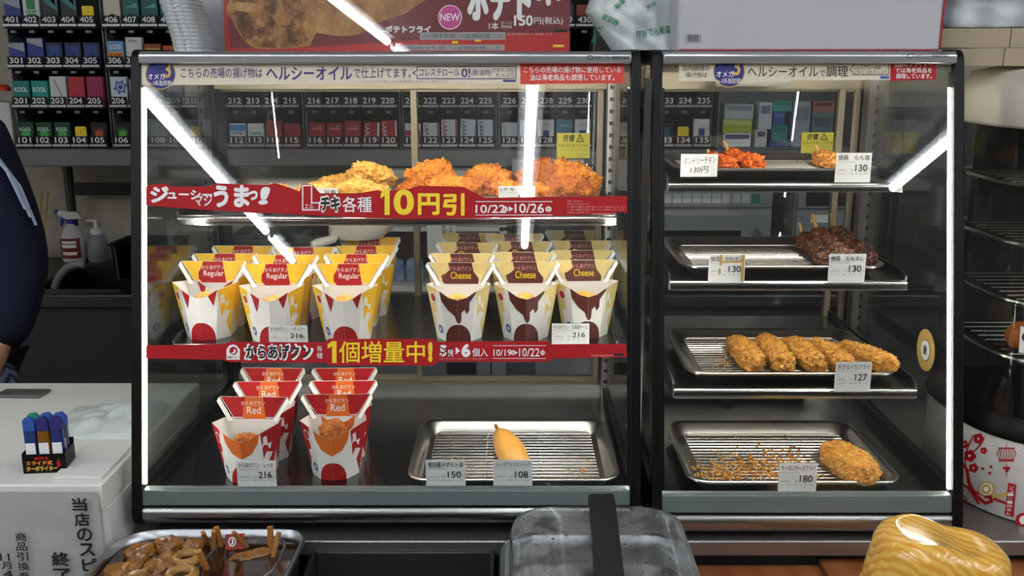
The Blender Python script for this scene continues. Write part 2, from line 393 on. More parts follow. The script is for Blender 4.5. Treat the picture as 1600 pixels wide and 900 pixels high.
    # LED strips at the front corners
    for sx, e in ((a + .0003, 1), (c - .0021, -1)):
        b = MB(); hs0, hs1 = .045, sill[0] - .004
        b.prism([(glassY(hs0) + .009, Z(hs0)), (glassY(hs1) + .009, Z(hs1)), (glassY(hs1) + .0115, Z(hs1)), (glassY(hs0) + .0115, Z(hs0))], sx, sx + .0018, 'X')
        b.build('corner_led_strip', t, M['led'], smooth=0)
        if (sx < 0) != (X0 < 0) or (X0 > 0 and e > 0):
            if (e < 0) == (X0 < 0):
                sl = sx - .002 if e < 0 else sx - .0005
                MB().prism([(glassY(hs0) + .0055, Z(hs0)), (glassY(hs1) + .0055, Z(hs1)), (glassY(hs1) + .0075, Z(hs1)), (glassY(hs0) + .0075, Z(hs0))], sl, sl + .0052, 'X').build('led_cover', t, M['black'])
    return t

LX0, LX1 = -.578, .1955
RX0, RX1 = .2125, .6855
def xat(px, py, Y): return atY(px, py, Y).x
case_l = display_case('wide heated glass display case of black and silver metal, left of two, with three levels', LX0, LX1, .700, (.641, .664), (.667, .697),
    [(.255, 1.62, 1.895), (.458, 1.552, 1.895)],
    [(xat(340, 300, 1.935), xat(655, 300, 1.935), 1.934, 0, 0), (xat(645, 300, 1.93), xat(940, 300, 1.93), 1.921, 0, 0)],
    [(xat(318, 300, 1.86), xat(328, 300, 1.86)), (xat(947, 300, 1.86), xat(956, 300, 1.86))])
case_r = display_case('narrow heated glass display case of black and silver metal, right of two, with four trays', RX0, RX1, .713, (.6487, .675), (.678, .710),
    [(.195, 1.585, 1.895), (.345, 1.53, 1.895), (.50, 1.455, 1.895)],
    [(RX0 + .016, xat(1316, 200, 1.935), 1.934, 0, 0), (xat(1306, 200, 1.93), RX1 - .017, 1.921, 0, 0)],
    [(xat(1346, 300, 1.86), xat(1371, 300, 1.86))], lowplate=True, shx=(.253, .628))
MB().box(.1985, .2085, 1.5, 1.512, Z(.62), Z(.03)).build('side_trim', case_r, M['steel'])
MB().box(xat(1120, 140, 1.80), xat(1235, 140, 1.80), 1.80, 1.88, Z(.05), Z(.011)).build('heater_box', case_r, M['worn'])

for nm_, root_, x0, x1, yy in (('l', case_l, 930, 984, 90), ('r', case_r, 1431, 1483, 87)):
    P = Pl((0, 1.5216, 0)); b = MB(); b.text('日本ヒーター機器株式会社', *P.rc(x0, yy - 3, x1, yy + 3), M['ink'], y=1.5214, res=1); c_ = P.px(x0 - 8, yy); b.ringline([(c_[0] + .005 * math.cos(k * .524), c_[1] + .003 * math.sin(k * .524)) for k in range(12)], .0008, M['ink'], 1.5214)
    for i_, v_ in enumerate(b.v): b.v[i_] = Vector((v_.x, v_.y, v_.z))
    b.build('maker_lettering', root_, smooth=0)

# gold round sticker on the right side glass
def sidesticker():
    d0 = ray(1447, 547); X = RX1 - .0105; t_ = X / d0.x; P = Vector((0, 0, EYE)) + d0 * t_
    b = MB()
    for rr, m_, k in ((.036, 'ink', .0), (.0345, 'gold', .0003), (.018, 'ink', .0006), (.0168, 'wht', .0009)):
        b.use(M[m_]); n = 28
        b.add([(X - .0006 - k, P.y + rr * math.cos(2 * math.pi * i / n), P.z + rr * math.sin(2 * math.pi * i / n)) for i in range(n)], [list(range(n))])
    b.text('88', -.006, -.008, .006, .008, M['ink'], bold=.02, fn=lambda x, z: (X - .0018, P.y - x, P.z + z))
    o = b.build('round_sticker', case_r); o['label'] = 'round gold sticker on the side glass'
sidesticker()

# ------------------------------------------------------------------ printed strips on the outside of the front glass
def slab_sign(name, label, cat, pts, m, out=.004, th=.0012, at=None):
    """a flat printed strip whose outline is given by pixels, lying on the case's front glass"""
    P = glass_plane(*(at or pts[0]), out=out)
    o = MB().prism([P.px(*p) for p in pts], 0, th, 'Y').build(name, None, m, loc=(0, 0, 0), local=True, rot=P.rot, smooth=0)
    o.location = P.O; tag(o, label, cat)
    return o, P
def badge(b, P, cx, cy, r):
    c = P.px(cx, cy); e = P.px(cx + r, cy); rr = e[0] - c[0]
    b.disc(c[0], c[1], rr, rr, M['gold'], -.0005); b.disc(c[0], c[1], rr * .94, rr * .94, M['navy'], -.0007); b.disc(c[0], c[1] - rr * .1, rr * .84, rr * .7, M['blue'], -.0009)
    b.disc(c[0], c[1] - rr * .14, rr * .82, rr * .66, M['navy'], -.0011)
    b.text('オメガ', *P.rc(cx - r * .8, cy - 1, cx + r * .3, cy + r * .35), M['wht'], -.0013, .01)
    b.text('3', *P.rc(cx + r * .2, cy - r * .85, cx + r * .7, cy + r * .25), M['gold'], -.0013, .02)
    b.text('(n-3系脂肪酸)', *P.rc(cx - r * .8, cy + r * .42, cx + r * .8, cy + r * .8), M['wht'], -.0013)

o, P = slab_sign('header_strip', 'long beige printed strip across the top of the left case glass', 'sign', [(216, 133), (813, 131), (813, 99), (216, 101)], M['beige'])
b = MB(); NV = M['navy']
badge(b, P, 251, 116, 24)
b.text('こちらの売場の揚げ物は', *P.rc(283, 106, 410, 122), NV, bold=.004)
b.text('ヘルシーオイル', *P.rc(416, 104, 550, 125), NV, bold=.02)
b.text('で仕上げてます。', *P.rc(553, 106, 642, 122), NV, bold=.004)
b.text('※こちらの売場の油は新油時に換算した場合です', *P.rc(562, 126, 700, 129), M['grey_ink'], res=1)
b.ringline([P.px(*q) for q in ((652, 104), (806, 104), (806, 123), (652, 123), (652, 118), (645, 114), (652, 110))], .0012, NV)
b.text('コレステロール', *P.rc(655, 108, 718, 119), NV, bold=.005); b.text('0!', *P.rc(721, 107, 735, 121), NV, bold=.02)
b.text('(新油時)', *P.rc(737, 108, 768, 120), NV); b.text('ビタミンEも', *P.rc(770, 106, 803, 113), NV); b.text('たっぷり', *P.rc(775, 114, 803, 121), NV)
b.rect(*P.rc(786, 125, 806, 128), NV)
b.build('lettering', o, local=True, smooth=0)
o, P = slab_sign('notice_strip', 'orange-red notice strip at the right end of the left case glass', 'sign', [(813, 131), (976, 130), (975, 99), (813, 99)], M['orange_red'])
b = MB(); b.text('こちらの売場の揚げ物に使用している', *P.rc(818, 104, 970, 114), M['wht'], bold=.008); b.text('油は海老商品も調理しています。', *P.rc(828, 116, 960, 126), M['wht'], bold=.008)
b.build('lettering', o, local=True, smooth=0)
o, P = slab_sign('header_strip', 'beige printed strip across the top of the right case glass', 'sign', [(1061, 127), (1391, 125), (1391, 95), (1061, 97)], M['beige'])
b = MB(); b.text('店内調理の', *P.rc(1066, 102, 1109, 111), M['ink']); b.text('揚げ物は', *P.rc(1071, 113, 1105, 121), M['ink'])
badge(b, P, 1139, 112, 25)
b.text('ヘルシーオイル', *P.rc(1168, 104, 1278, 120), M['ink'], bold=.008); b.text('で', *P.rc(1280, 110, 1290, 120), M['ink']); b.text('調理', *P.rc(1291, 103, 1325, 120), M['ink'], bold=.008)
b.ringline([P.px(*q) for q in ((1332, 100), (1388, 100), (1388, 117), (1332, 117), (1332, 112), (1327, 109), (1332, 105))], .001, M['ink'])
b.text('コレステロール0!', *P.rc(1333, 102, 1376, 109), M['ink'], bold=.005); b.text('ビタミンEもたっぷり', *P.rc(1335, 110, 1385, 116), M['ink'])
b.rect(*P.rc(1375, 119, 1389, 123), M['blue'])
b.build('lettering', o, local=True, smooth=0)
o, P = slab_sign('notice_strip', 'small red notice at the right end of the right case glass', 'sign', [(1391, 126), (1462, 124), (1463, 94), (1391, 95)], M['red'])
b = MB()
for i, s in enumerate(('当店のフライヤー', 'では海老商品を', '調理しています。')): b.text(s, *P.rc(1397 + i * 1.5, 97 + i * 9, 1456, 105 + i * 9), M['wht'], bold=.01)
b.build('lettering', o, local=True, smooth=0)

# upper promotion banner
top = [(980, 306), (757, 309), (731, 296), (724, 292), (655, 290), (640, 295), (597, 299), (590, 297), (560, 302), (500, 302), (488, 288), (472, 287), (468, 299), (452, 293), (430, 286), (418, 289), (380, 288), (336, 286), (330, 291), (268, 292), (260, 287), (240, 288), (228, 292)]
bot = [(228, 321), (320, 328), (420, 333), (560, 340), (640, 342), (730, 341), (830, 339), (980, 333)]
o, P = slab_sign('promotion_banner', 'red cut-out banner across the upper shelf reading ten yen off', 'banner', top + bot, M['red'], at=(600, 320))
b = MB(); W = M['wht']; y_ = M['yellow']
b.text('ジ', *P.rc(235, 291, 264, 317), W, bold=.05); b.text('ューシー', *P.rc(262, 296, 332, 311), W, bold=.04, slope=-.02)
b.text('マジ', *P.rc(304, 304, 332, 322), W, bold=.02); b.text('うま', *P.rc(334, 289, 390, 324), W, bold=.05); b.text('っ', *P.rc(388, 298, 403, 313), W, bold=.05); b.text('!', *P.rc(403, 292, 418, 320), W, bold=.05, shear=.2)
b.poly([P.px(*q) for q in ((472, 289), (488, 289), (488, 316), (500, 316), (500, 329), (472, 329))], W, -.0004)
b.poly([P.px(*q) for q in ((474, 291), (486, 291), (486, 318), (498, 318), (498, 327), (474, 327))], M['red'], -.0006)
b.text('エル', *P.rc(476, 319, 490, 326), W)
b.text('チキ', *P.rc(499, 304, 533, 333), W, -.0006, bold=.11); b.text('チキ', *P.rc(501, 307, 531, 330), M['ink'], -.0009, bold=.05)
b.text('各種', *P.rc(535, 307, 581, 332), W, bold=.012)
b.poly([P.px(*q) for q in ((602, 296), (609, 296), (609, 336), (601, 336), (601, 306), (595, 310), (595, 302))], y_, -.0007); b.text('0', *P.rc(615, 296, 647, 336), y_, bold=.035); b.text('円', *P.rc(653, 302, 687, 336), y_, bold=.035); b.text('引', *P.rc(692, 302, 726, 337), y_, bold=.035)
b.text('10/22', *P.rc(743, 320, 790, 333), W, bold=.015); b.text('10/26', *P.rc(804, 318, 850, 333), W, bold=.015)
for cx, ch in ((789, '火'), (857, '土')):
    c = P.px(cx, 327); b.disc(c[0], c[1], .0046, .0046, W, -.0008); b.text(ch, *P.rc(cx - 4, 323, cx + 4, 331), M['red'], -.001)
b.poly([P.px(*q) for q in ((795, 322), (802, 326.5), (795, 331))], W)
for yy in (315, 336): b.rect(*P.rc(743, yy - .5, 863, yy + .5), W)
for i, xx in enumerate((910, 920, 978, 975, 920)): b.text('※一部の店舗では取り扱いのない商品がございます' if i in (2, 3) else '※店頭でのご注文に限ります', *P.rc(886, 313 + i * 4.4, xx, 316 + i * 4.4), M['pinkink'], res=1)
b.text('実施期間中', *P.rc(925, 333, 962, 336), M['pinkink'], res=1); b.rect(*P.rc(963, 331, 976, 335), M['ink'])
b.build('lettering', o, local=True, smooth=0)

# lower promotion banner
top = [(979, 537), (862, 538), (858, 533), (680, 534), (678, 529), (620, 530), (514, 529), (510, 535), (360, 534), (348, 538), (228, 540)]
bot = [(228, 560), (348, 562), (360, 566), (510, 567), (516, 571), (678, 571), (684, 565), (858, 565), (864, 560), (979, 558)]
o, P = slab_sign('promotion_banner', 'red cut-out banner across the middle shelf reading one extra piece', 'banner', top + bot, M['red'], at=(600, 550))
b = MB()
b.poly([P.px(*q) for q in ((354, 562), (354, 546), (358, 540), (364, 538), (370, 540), (375, 546), (375, 562))], W); c = P.px(365, 548); b.disc(c[0], c[1], .0062, .0062, M['red'], -.0008)
b.text('国産チキン', *P.rc(356, 556, 374, 560), M['ink'], -.0008, res=1); b.poly([P.px(*q) for q in ((361, 552), (365, 550), (366, 545), (369, 546), (368, 551), (364, 553))], W, -.001)
b.text('からあげクン', *P.rc(381, 536, 490, 564), W, -.0006, bold=.09); b.text('からあげクン', *P.rc(384, 539, 486, 561), M['ink'], -.0009, bold=.035)
b.text('各', *P.rc(495, 540, 504, 549), W); b.text('種', *P.rc(495, 551, 504, 560), W)
b.poly([P.px(*q) for q in ((519, 533), (526, 533), (526, 567), (519, 567), (519, 541), (512, 545), (512, 538))], y_, -.0007); b.text('個増量中', *P.rc(530, 533, 664, 567), y_, bold=.014); b.text('!', *P.rc(669, 534, 676, 566), y_, bold=.09)
b.text('5', *P.rc(687, 539, 698, 557), W, bold=.06); b.text('個', *P.rc(699, 546, 708, 557), W, bold=.02)
for q in (((687, 556), (708, 539), (709, 540), (688, 557)), ((688, 541), (706, 556), (705, 557), (687, 542))): b.poly([P.px(*k) for k in q], M['ink'], -.001)
b.poly([P.px(*q) for q in ((712, 542), (719, 548), (712, 554))], W)
b.text('6', *P.rc(721, 537, 735, 558), W, bold=.06); b.text('個入', *P.rc(738, 544, 762, 557), W, bold=.01)
b.text('※からあげクン一個からあげ一個も対象です。', *P.rc(687, 559, 762, 562), M['pinkink'], res=1)
b.text('10/19', *P.rc(771, 546, 799, 556), W, bold=.01); b.text('10/22', *P.rc(811, 544, 843, 557), W, bold=.01)
for cx, ch, cy in ((802, '金', 551), (848, '月', 551)):
    c = P.px(cx, cy); b.disc(c[0], c[1], .0038, .0038, W, -.0008); b.text(ch, *P.rc(cx - 3, cy - 3, cx + 3, cy + 3), M['red'], -.001)
b.poly([P.px(*q) for q in ((806, 549), (809, 551), (806, 553))], W)
for yy in (540, 560): b.rect(*P.rc(770, yy - .4, 853, yy + .4), W)
b.text('実施期間中', *P.rc(923, 554, 958, 557), M['pinkink'], res=1); b.rect(*P.rc(960, 552, 974, 556), M['ink'])
b.build('lettering', o, local=True, smooth=0)

# yellow warning stickers on the rear door glass, seen from behind (mirrored writing)
def warn(label, x0, y0, x1, y1, Y):
    P = Pl(atY(x0, y1, Y)); a = P.rc(x0, y0, x1, y1)
    o = MB().box(a[0], a[2], 0, .0006, a[1], a[3]).build('warning_sticker', None, M['ysticker'], loc=(0, 0, 0), smooth=0); o.location = P.O; tag(o, label, 'sticker')
    b = MB(); w_ = x1 - x0; hh = y1 - y0
    b.text('警告', *P.rc(x0 + w_ * .18, y0 + hh * .06, x0 + w_ * .54, y0 + hh * .34), M['ink'], mirror=True, bold=.02)
    t3 = [(x0 + w_ * .6, y0 + hh * .34), (x0 + w_ * .8, y0 + hh * .34), (x0 + w_ * .7, y0 + hh * .05)]
    b.ringline([P.px(*q) for q in t3], .0016, M['ink']); b.rect(*P.rc(x0 + w_ * .69, y0 + hh * .16, x0 + w_ * .71, y0 + hh * .3), M['ink'])
    b.text('やけどのおそれあり', *P.rc(x0 + w_ * .04, y0 + hh * .42, x0 + w_ * .96, y0 + hh * .56), M['ink'], mirror=True, bold=.01, res=1)
    b.text('高温注意してください', *P.rc(x0 + w_ * .1, y0 + hh * .62, x0 + w_ * .96, y0 + hh * .7), M['grey_ink'], mirror=True, res=1)
    b.text('開閉厳禁', *P.rc(x0 + w_ * .6, y0 + hh * .82, x0 + w_ * .94, y0 + hh * .9), M['grey_ink'], mirror=True, res=1)
    b.build('lettering', o, local=True, smooth=0)
M['ysticker'] = mat('yellow_green_sticker', 'c9c23a', .5)
warn('yellow warning sticker on the rear door of the left case', 870, 208, 922, 247, 1.9245)
warn('yellow-green warning sticker on the rear door of the right case', 1251, 207, 1303, 240, 1.9375)

# ------------------------------------------------------------------ trays with wire racks
def tray(label, xc, yn, hs, H, W_=.335, D=.267, rotz=0.):
    b = MB(); r = .035
    def rg(ins, z): return [(x, y, z) for x, y in rrect(W_ - 2 * ins, D - 2 * ins, max(r - ins * .6, .008), 7)]
    b.loft([rg(.027, .0012), rg(.020, .002), rg(.0095, H - .003), rg(.0055, H), rg(.0015, H), rg(0, H - .0012), rg(.0005, H - .004), rg(.0035, H - .003), rg(.0085, H - .005), rg(.021, .0005), rg(.027, 0)], True, True)
    o = b.build('steel_tray', None, M['traysteel'], loc=(0, 0, 0), smooth=50)
    o.location = (xc, yn + D / 2, Z(hs)); o.rotation_euler = (0, 0, rotz); tag(o, label, 'tray'); o['group'] = 'stainless trays in the cases'
    w_, d_ = W_ - .062, D - .062; zz = .0085; rb = MB()
    out = [(x, y, zz) for x, y in rrect(w_, d_, .012, 3)]; rb.tube(out + [out[0]], .0014, 6)
    n = 16
    for i in range(1, n): y = -d_ / 2 + d_ * i / n; rb.tube([(-w_ / 2, y, zz + .0012), (w_ / 2, y, zz + .0012)], .00095, 5)
    for x in (-w_ / 6, w_ / 6): rb.tube([(x, -d_ / 2, zz - .0008), (x, d_ / 2, zz - .0008)], .0012, 5)
    for x in (-w_ / 2 + .035, w_ / 2 - .045):
        for y in (-d_ / 2 + .03, d_ / 2 - .03): rb.tube([(x - .008, y, zz + .004), (x - .002, y, .0022), (x + .002, y, .0022), (x + .008, y, zz + .004)], .0011, 5)
    k = rb.build('wire_rack', None, M['wire'], loc=(0, 0, 0), smooth=60)
    k.location = o.location + Vector((0, 0, .0)); k.rotation_euler = (0, 0, rotz)
    tag(k, 'wire rack in the ' + label.replace('steel tray of the ', '').replace('steel ', '').replace(' on the top shelf of', ', top shelf of'), 'rack'); k['group'] = 'wire racks in the trays'
    return o
M['traysteel'] = mat('tray_steel', 'b4b2ae', .3, 1., bump=(45, .05, .002)); M['wire'] = mat('wire_steel', 'd2d0cb', .2, 1.)
tray('empty-fronted steel tray on the top shelf of the left case, left side', -.365, 1.63, .255, .03)
tray('steel tray heaped with orange chicken on the top shelf of the left case', -.025, 1.63, .255, .03)
tray('steel tray holding one corn dog on the left case floor', .0025, 1.42, .66, .023)
tray('steel tray of the right case, topmost of four', .436, 1.60, .195, .02)
tray('steel tray of the right case under glazed skewers, second from top', .439, 1.545, .345, .02)
tray('steel tray of the right case with five fried squid pieces, third from top', .4425, 1.469, .50, .02)
tray('steel tray of the right case scattered with crumbs, lowest of four', .4405, 1.412, .66, .023)

# ------------------------------------------------------------------ fried food
def friedmat(name, dark, mid, light, sc=70, bs=1.):
    m = mat(name, mid, .5, bump=(170, 1., .006 * bs), spec=.45); nt = m.node_tree; L = nt.links.new; bs_ = nt.nodes['Principled BSDF']
    tc = nt.nodes.new('ShaderNodeTexCoord'); n = nt.nodes.new('ShaderNodeTexNoise'); n.inputs['Scale'].default_value = sc; n.inputs['Detail'].default_value = 7; n.inputs['Roughness'].default_value = .7
    cr = nt.nodes.new('ShaderNodeValToRGB'); e = cr.color_ramp.elements; e[0].position = .33; e[0].color = lin(dark); e[1].position = .68; e[1].color = lin(light); k = e.new(.48); k.color = lin(mid)
    L(tc.outputs['Object'], n.inputs['Vector']); L(n.outputs['Fac'], cr.inputs[0]); L(cr.outputs[0], bs_.inputs['Base Color'])
    return m
M['crust_o'] = friedmat('orange_crust', '8a400a', 'd87e1c', 'f4b248', 55); M['crust_y'] = friedmat('golden_crust', 'b87422', 'e2a848', 'f6cf7c', 60); M['crust_g'] = friedmat('breaded_golden_crust', 'a86018', 'da9434', 'f4c66c', 110)
M['crust_r'] = friedmat('reddish_crust', '6e2c08', 'ac5612', 'dd8a2a', 50); M['crust_s'] = mat('smooth_batter', 'd89030', .42, var=('eab45c', 24, .3), bump=(60, .2, .002))
M['glaze'] = mat('soy_glazed_meat', '1e0d07', .38, var=('6e3a18', 40, .2), bump=(60, .8, .006), coat=.15); M['tand'] = mat('orange_red_roast', 'b8430f', .4, var=('d86a1c', 40, .25), bump=(70, .5, .004)); M['salt'] = mat('roast_salted_meat', '9a5a20', .4, var=('c98a3e', 45, .25), bump=(70, .5, .004))

def ico(sub):
    import bmesh
    bm = bmesh.new(); bmesh.ops.create_icosphere(bm, subdivisions=sub, radius=1)
    vs = [v.co.copy() for v in bm.verts]; fs = [[v.index for v in f.verts] for f in bm.faces]; bm.free(); return vs, fs
_ico = {}
def lump(sx, sy, sz, seed, amp=.18, fr=1.6, crumb=.0, cf=8, sub=5, box=.0, flat=True):
    """irregular food piece; base flattened at z=0"""
    if sub not in _ico: _ico[sub] = ico(sub)
    vs, fs = _ico[sub]; o = Vector((seed * 3.17, seed * 1.31, seed * 7.7)); out = []
    for p in vs:
        q = p.copy()
        if box:                                   # push towards a rounded block
            m_ = max(abs(q.x), abs(q.y), abs(q.z)); q = q * (1 - box) + (q / m_) * box
            q *= 1 - box * .25
        k = 1 + amp * noise.noise(p * fr + o) + amp * .5 * noise.noise(p * fr * 2.3 + o)
        q *= k
        c = crumb * abs(noise.noise(p * cf + o)) + crumb * .6 * noise.noise(p * cf * 2.7 + o)
        s = Vector((q.x * sx, q.y * sy, q.z * sz)) + p * c
        if flat and s.z < -sz * .62: s.z = -sz * .62 + (s.z + sz * .62) * .12
        out.append(s)
    mz = min(v.z for v in out)
    return [v - Vector((0, 0, mz)) for v in out], fs
def food(name, label, cat, geo, m, loc, rot=(0, 0, 0), group=None):
    o = MB().add(*geo).build(name, None, m, loc=(0, 0, 0), smooth=180); o.location = loc; o.rotation_euler = rot
    tag(o, label, cat, group); return o
RK = .0105                                        # height of a rack's wires above its shelf
# left upper tray: pale golden fillets
zt = Z(.255) + RK
for i, (px, Y, dz, s, rx, lb) in enumerate((
        (352, 1.70, 0, (.036, .045, .014), 0, 'leftmost, flat behind the upper banner'), (432, 1.69, 0, (.040, .045, .015), 0, 'flat, second from left'), (500, 1.70, 0, (.034, .05, .017), 0, 'third from left'),
        (560, 1.70, 0, (.040, .045, .021), 0, 'at the front right of the left upper tray'), (578, 1.75, .024, (.043, .04, .021), .25, 'propped up at the right end of the left upper tray'), (535, 1.79, .004, (.042, .04, .018), 0, 'behind the front right one'))):
    food('fried_chicken_fillet', 'pale golden fried chicken fillet, ' + lb, 'fried chicken', lump(*s, 11 + i, .26, 1.8, .008, 9, 6), M['crust_y'], (xat(px, 300, Y), Y, zt + dz), (rx, 0, i * .6), 'pale fillets in the left upper tray')
# right upper tray: orange-brown fillets
for i, (px, Y, dz, s, rx, ry, rz, lb) in enumerate((
        (652, 1.69, 0, (.036, .042, .019), 0, 0, .3, 'lying low at the left front'), (700, 1.685, 0, (.034, .045, .024), 0, -.15, 1.0, 'beside the propped-up peak'), (680, 1.765, .012, (.046, .034, .030), .5, -.42, .2, 'propped up in the highest peak on the left'),
        (750, 1.69, 0, (.038, .042, .023), 0, 0, -.3, 'centre front above the date'), (785, 1.70, 0, (.036, .045, .020), .1, 0, .8, 'behind the upper shelf tag'), (762, 1.78, .010, (.044, .036, .024), .4, -.2, 0, 'leaning in the middle of the back row'),
        (845, 1.775, .016, (.042, .036, .027), .45, -.15, .5, 'tall in the back row right of the lamp streak'), (893, 1.77, .014, (.043, .034, .027), .5, .35, -.2, 'back right corner of the heap'), (843, 1.69, 0, (.03, .04, .018), 0, 0, .2, 'low at the front right of the shelf tag'),
        (887, 1.685, 0, (.044, .04, .025), 0, .1, -.2, 'large golden one at the right front'))):
    food('fried_chicken_fillet', 'orange fried chicken fillet, ' + lb, 'fried chicken', lump(*s, 31 + i, .30, 1.9, .009, 9, 6), M['crust_o' if i % 3 else 'crust_r'], (xat(px, 290, Y), Y, zt + dz), (rx, ry, rz), 'orange fillets in the right upper tray')
# long breaded squid fries
zt = Z(.50) + RK
for i, (a, c, wd, lb) in enumerate((((1150, 531), (1182, 571), .021, 'leftmost of five'), ((1192, 529), (1226, 572), .021, 'second from left'), ((1233, 533), (1278, 572), .021, 'third from left, in the middle'),
        ((1272, 537), (1322, 572), .020, 'fourth from left, above the squid tag'), ((1318, 541), (1392, 573), .021, 'rightmost of five, pointed end'))):
    A = atH(*a, .475); C = atH(*c, .478); d = C - A; L = d.length
    food('fried_squid', 'long breaded fried squid, ' + lb, 'fried squid', lump(wd, L / 2 + .012, .0165, 51 + i, .14, 1.7, .007, 14, 6, .36), M['crust_g'], ((A.x + C.x) / 2, (A.y + C.y) / 2, zt), (0, 0, math.atan2(-d.x, d.y) + math.pi if False else math.atan2(d.y, d.x) - math.pi / 2), 'fried squid on the third tray')
A = atH(1300, 697, .63); C = atH(1356, 742, .63); d = C - A
food('salmon_cheese_fry', 'single plump breaded fry on the crumb-covered lowest tray', 'fried fish', lump(.032, d.length / 2 + .014, .022, 71, .12, 1.5, .006, 15, 6, .32), M['crust_g'], ((A.x + C.x) / 2, (A.y + C.y) / 2, Z(.66) + RK), (0, 0, math.atan2(d.y, d.x) - math.pi / 2))
# corn dog
A = atH(782, 692, .64); C = atH(812, 742, .64); d = C - A
cdg = thing('corn_dog', 'smooth golden corn dog on a stick in the left case floor tray', 'corn dog', ((A.x + C.x) / 2, (A.y + C.y) / 2, Z(.66) + RK), rot=(0, 0, math.atan2(d.y, d.x) - math.pi / 2))
L = d.length / 2 + .016; g = lump(.0235, L, .0235, 81, .04, 1.2, .0, 5, 5, 0, False)
MB().add([Vector((p.x * (1 + .30 * p.y / L * -1 if False else 1 + .22 * p.y / L), p.y, p.z)) for p in g[0]], g[1]).build('batter', cdg, M['crust_s'], local=True, smooth=180)
MB().tube([(0, -L + .012, .0235), (0, -L - .022, .027)], .0032, 8).build('stick', cdg, M['dkbamboo'], local=True)
# skewers
def skewer(label, a, c, h, zt, m, n, wd, st, seed, group=None, tilt=0.):
    A = atH(*a, h); C = atH(*c, h); d = C - A; L = d.length
    t = thing('grilled_skewer', label, 'skewer', (A.x, A.y, zt + tilt * L), group, (-tilt, 0, math.atan2(d.y, d.x) - math.pi / 2))
    b = MB()
    for i in range(n):
        y = L * .86 * (i + .5) / n; g = lump(wd * random.uniform(.8, 1.1), L / n * .56, wd * .85, seed + i, .34, 1.9, .003, 7, 5)
        b.add([p + Vector((random.uniform(-.002, .002), y, 0)) for p in g[0]], g[1])
    b.build('meat', t, M[m], local=True, smooth=180)
    MB().loft([[(-.0026, y, z), (.0026, y, z), (.0026, y, z + .003), (-.0026, y, z + .003)] for y, z in ((-st, wd * 1.1 + st * .5), (0, wd * .9), (L * .6, wd * .6))]).build('stick', t, M['bamboo'], local=True)
    return t
zt = Z(.345) + RK
skewer('dark glazed skewer on the second tray, front left one', (1254, 374), (1302, 406), .318, zt, 'glaze', 5, .0165, .030, 91, 'glazed skewers', .03)
skewer('dark glazed skewer on the second tray, middle one with pale stick raised', (1276, 368), (1334, 403), .308, zt + .006, 'glaze', 5, .0175, .036, 101, 'glazed skewers', .06)
skewer('dark glazed skewer on the second tray, rightmost with red-brown tip', (1304, 366), (1368, 405), .316, zt, 'glaze', 5, .0175, .034, 111, 'glazed skewers', .05)
zt = Z(.195) + RK
skewer('bright orange spiced chicken skewer on the topmost tray, right piece', (1140, 241), (1196, 255), .170, zt, 'tand', 3, .0165, .03, 121)
skewer('bright orange spiced chicken skewer on the topmost tray, left piece', (1108, 244), (1150, 258), .174, zt, 'tand', 3, .013, .01, 131)
skewer('brown salted chicken skewer half hidden behind the upper right price tag', (1280, 243), (1330, 258), .170, zt, 'salt', 3, .017, .02, 141)
# crumbs
def crumbs(label, spots, h, zt, n, seed, rs=(.0012, .0035)):
    rnd = random.Random(seed); b = MB()
    vs, fs = ico(1)
    for _ in range(n):
        (x0, y0, x1, y1) = rnd.choice(spots); px = rnd.triangular(x0, x1); py = rnd.triangular(y0, y1, y1 * .7 + y0 * .3)
        p = atH(px, py, h); r = rnd.uniform(*rs)
        q = Vector((p.x, p.y, zt + rnd.choice((0, .0, .004)))); b.add([q + Vector((v.x * r * rnd.uniform(.7, 1.4), v.y * r * rnd.uniform(.7, 1.4), v.z * r + r)) for v in vs], fs)
    o = b.build('fry_crumbs', None, M['crumb'], loc=(atH(*spots[0][:2], h).x, atH(*spots[0][:2], h).y, zt), smooth=0); o['kind'] = 'stuff'; tag(o, label, 'crumbs')
M['crumb'] = mat('crumb_gold', '9a5c18', .6, var=('d49a3c', 200, .3))
crumbs('golden fry crumbs scattered over the lowest tray of the right case', [(1075, 708, 1190, 754), (1080, 720, 1280, 752), (1110, 690, 1270, 735), (1170, 700, 1290, 752)], .648, Z(.66) + .0085, 620, 3, (.001, .0028))
crumbs('few fry crumbs beside the squid on the third tray', [(1100, 545, 1150, 582)], .49, Z(.50) + .0085, 34, 4, (.0008, .0022))
crumbs('few crumbs on the corn dog tray', [(655, 700, 760, 745), (880, 705, 930, 745)], .648, Z(.66) + .0085, 22, 5, (.001, .0025))

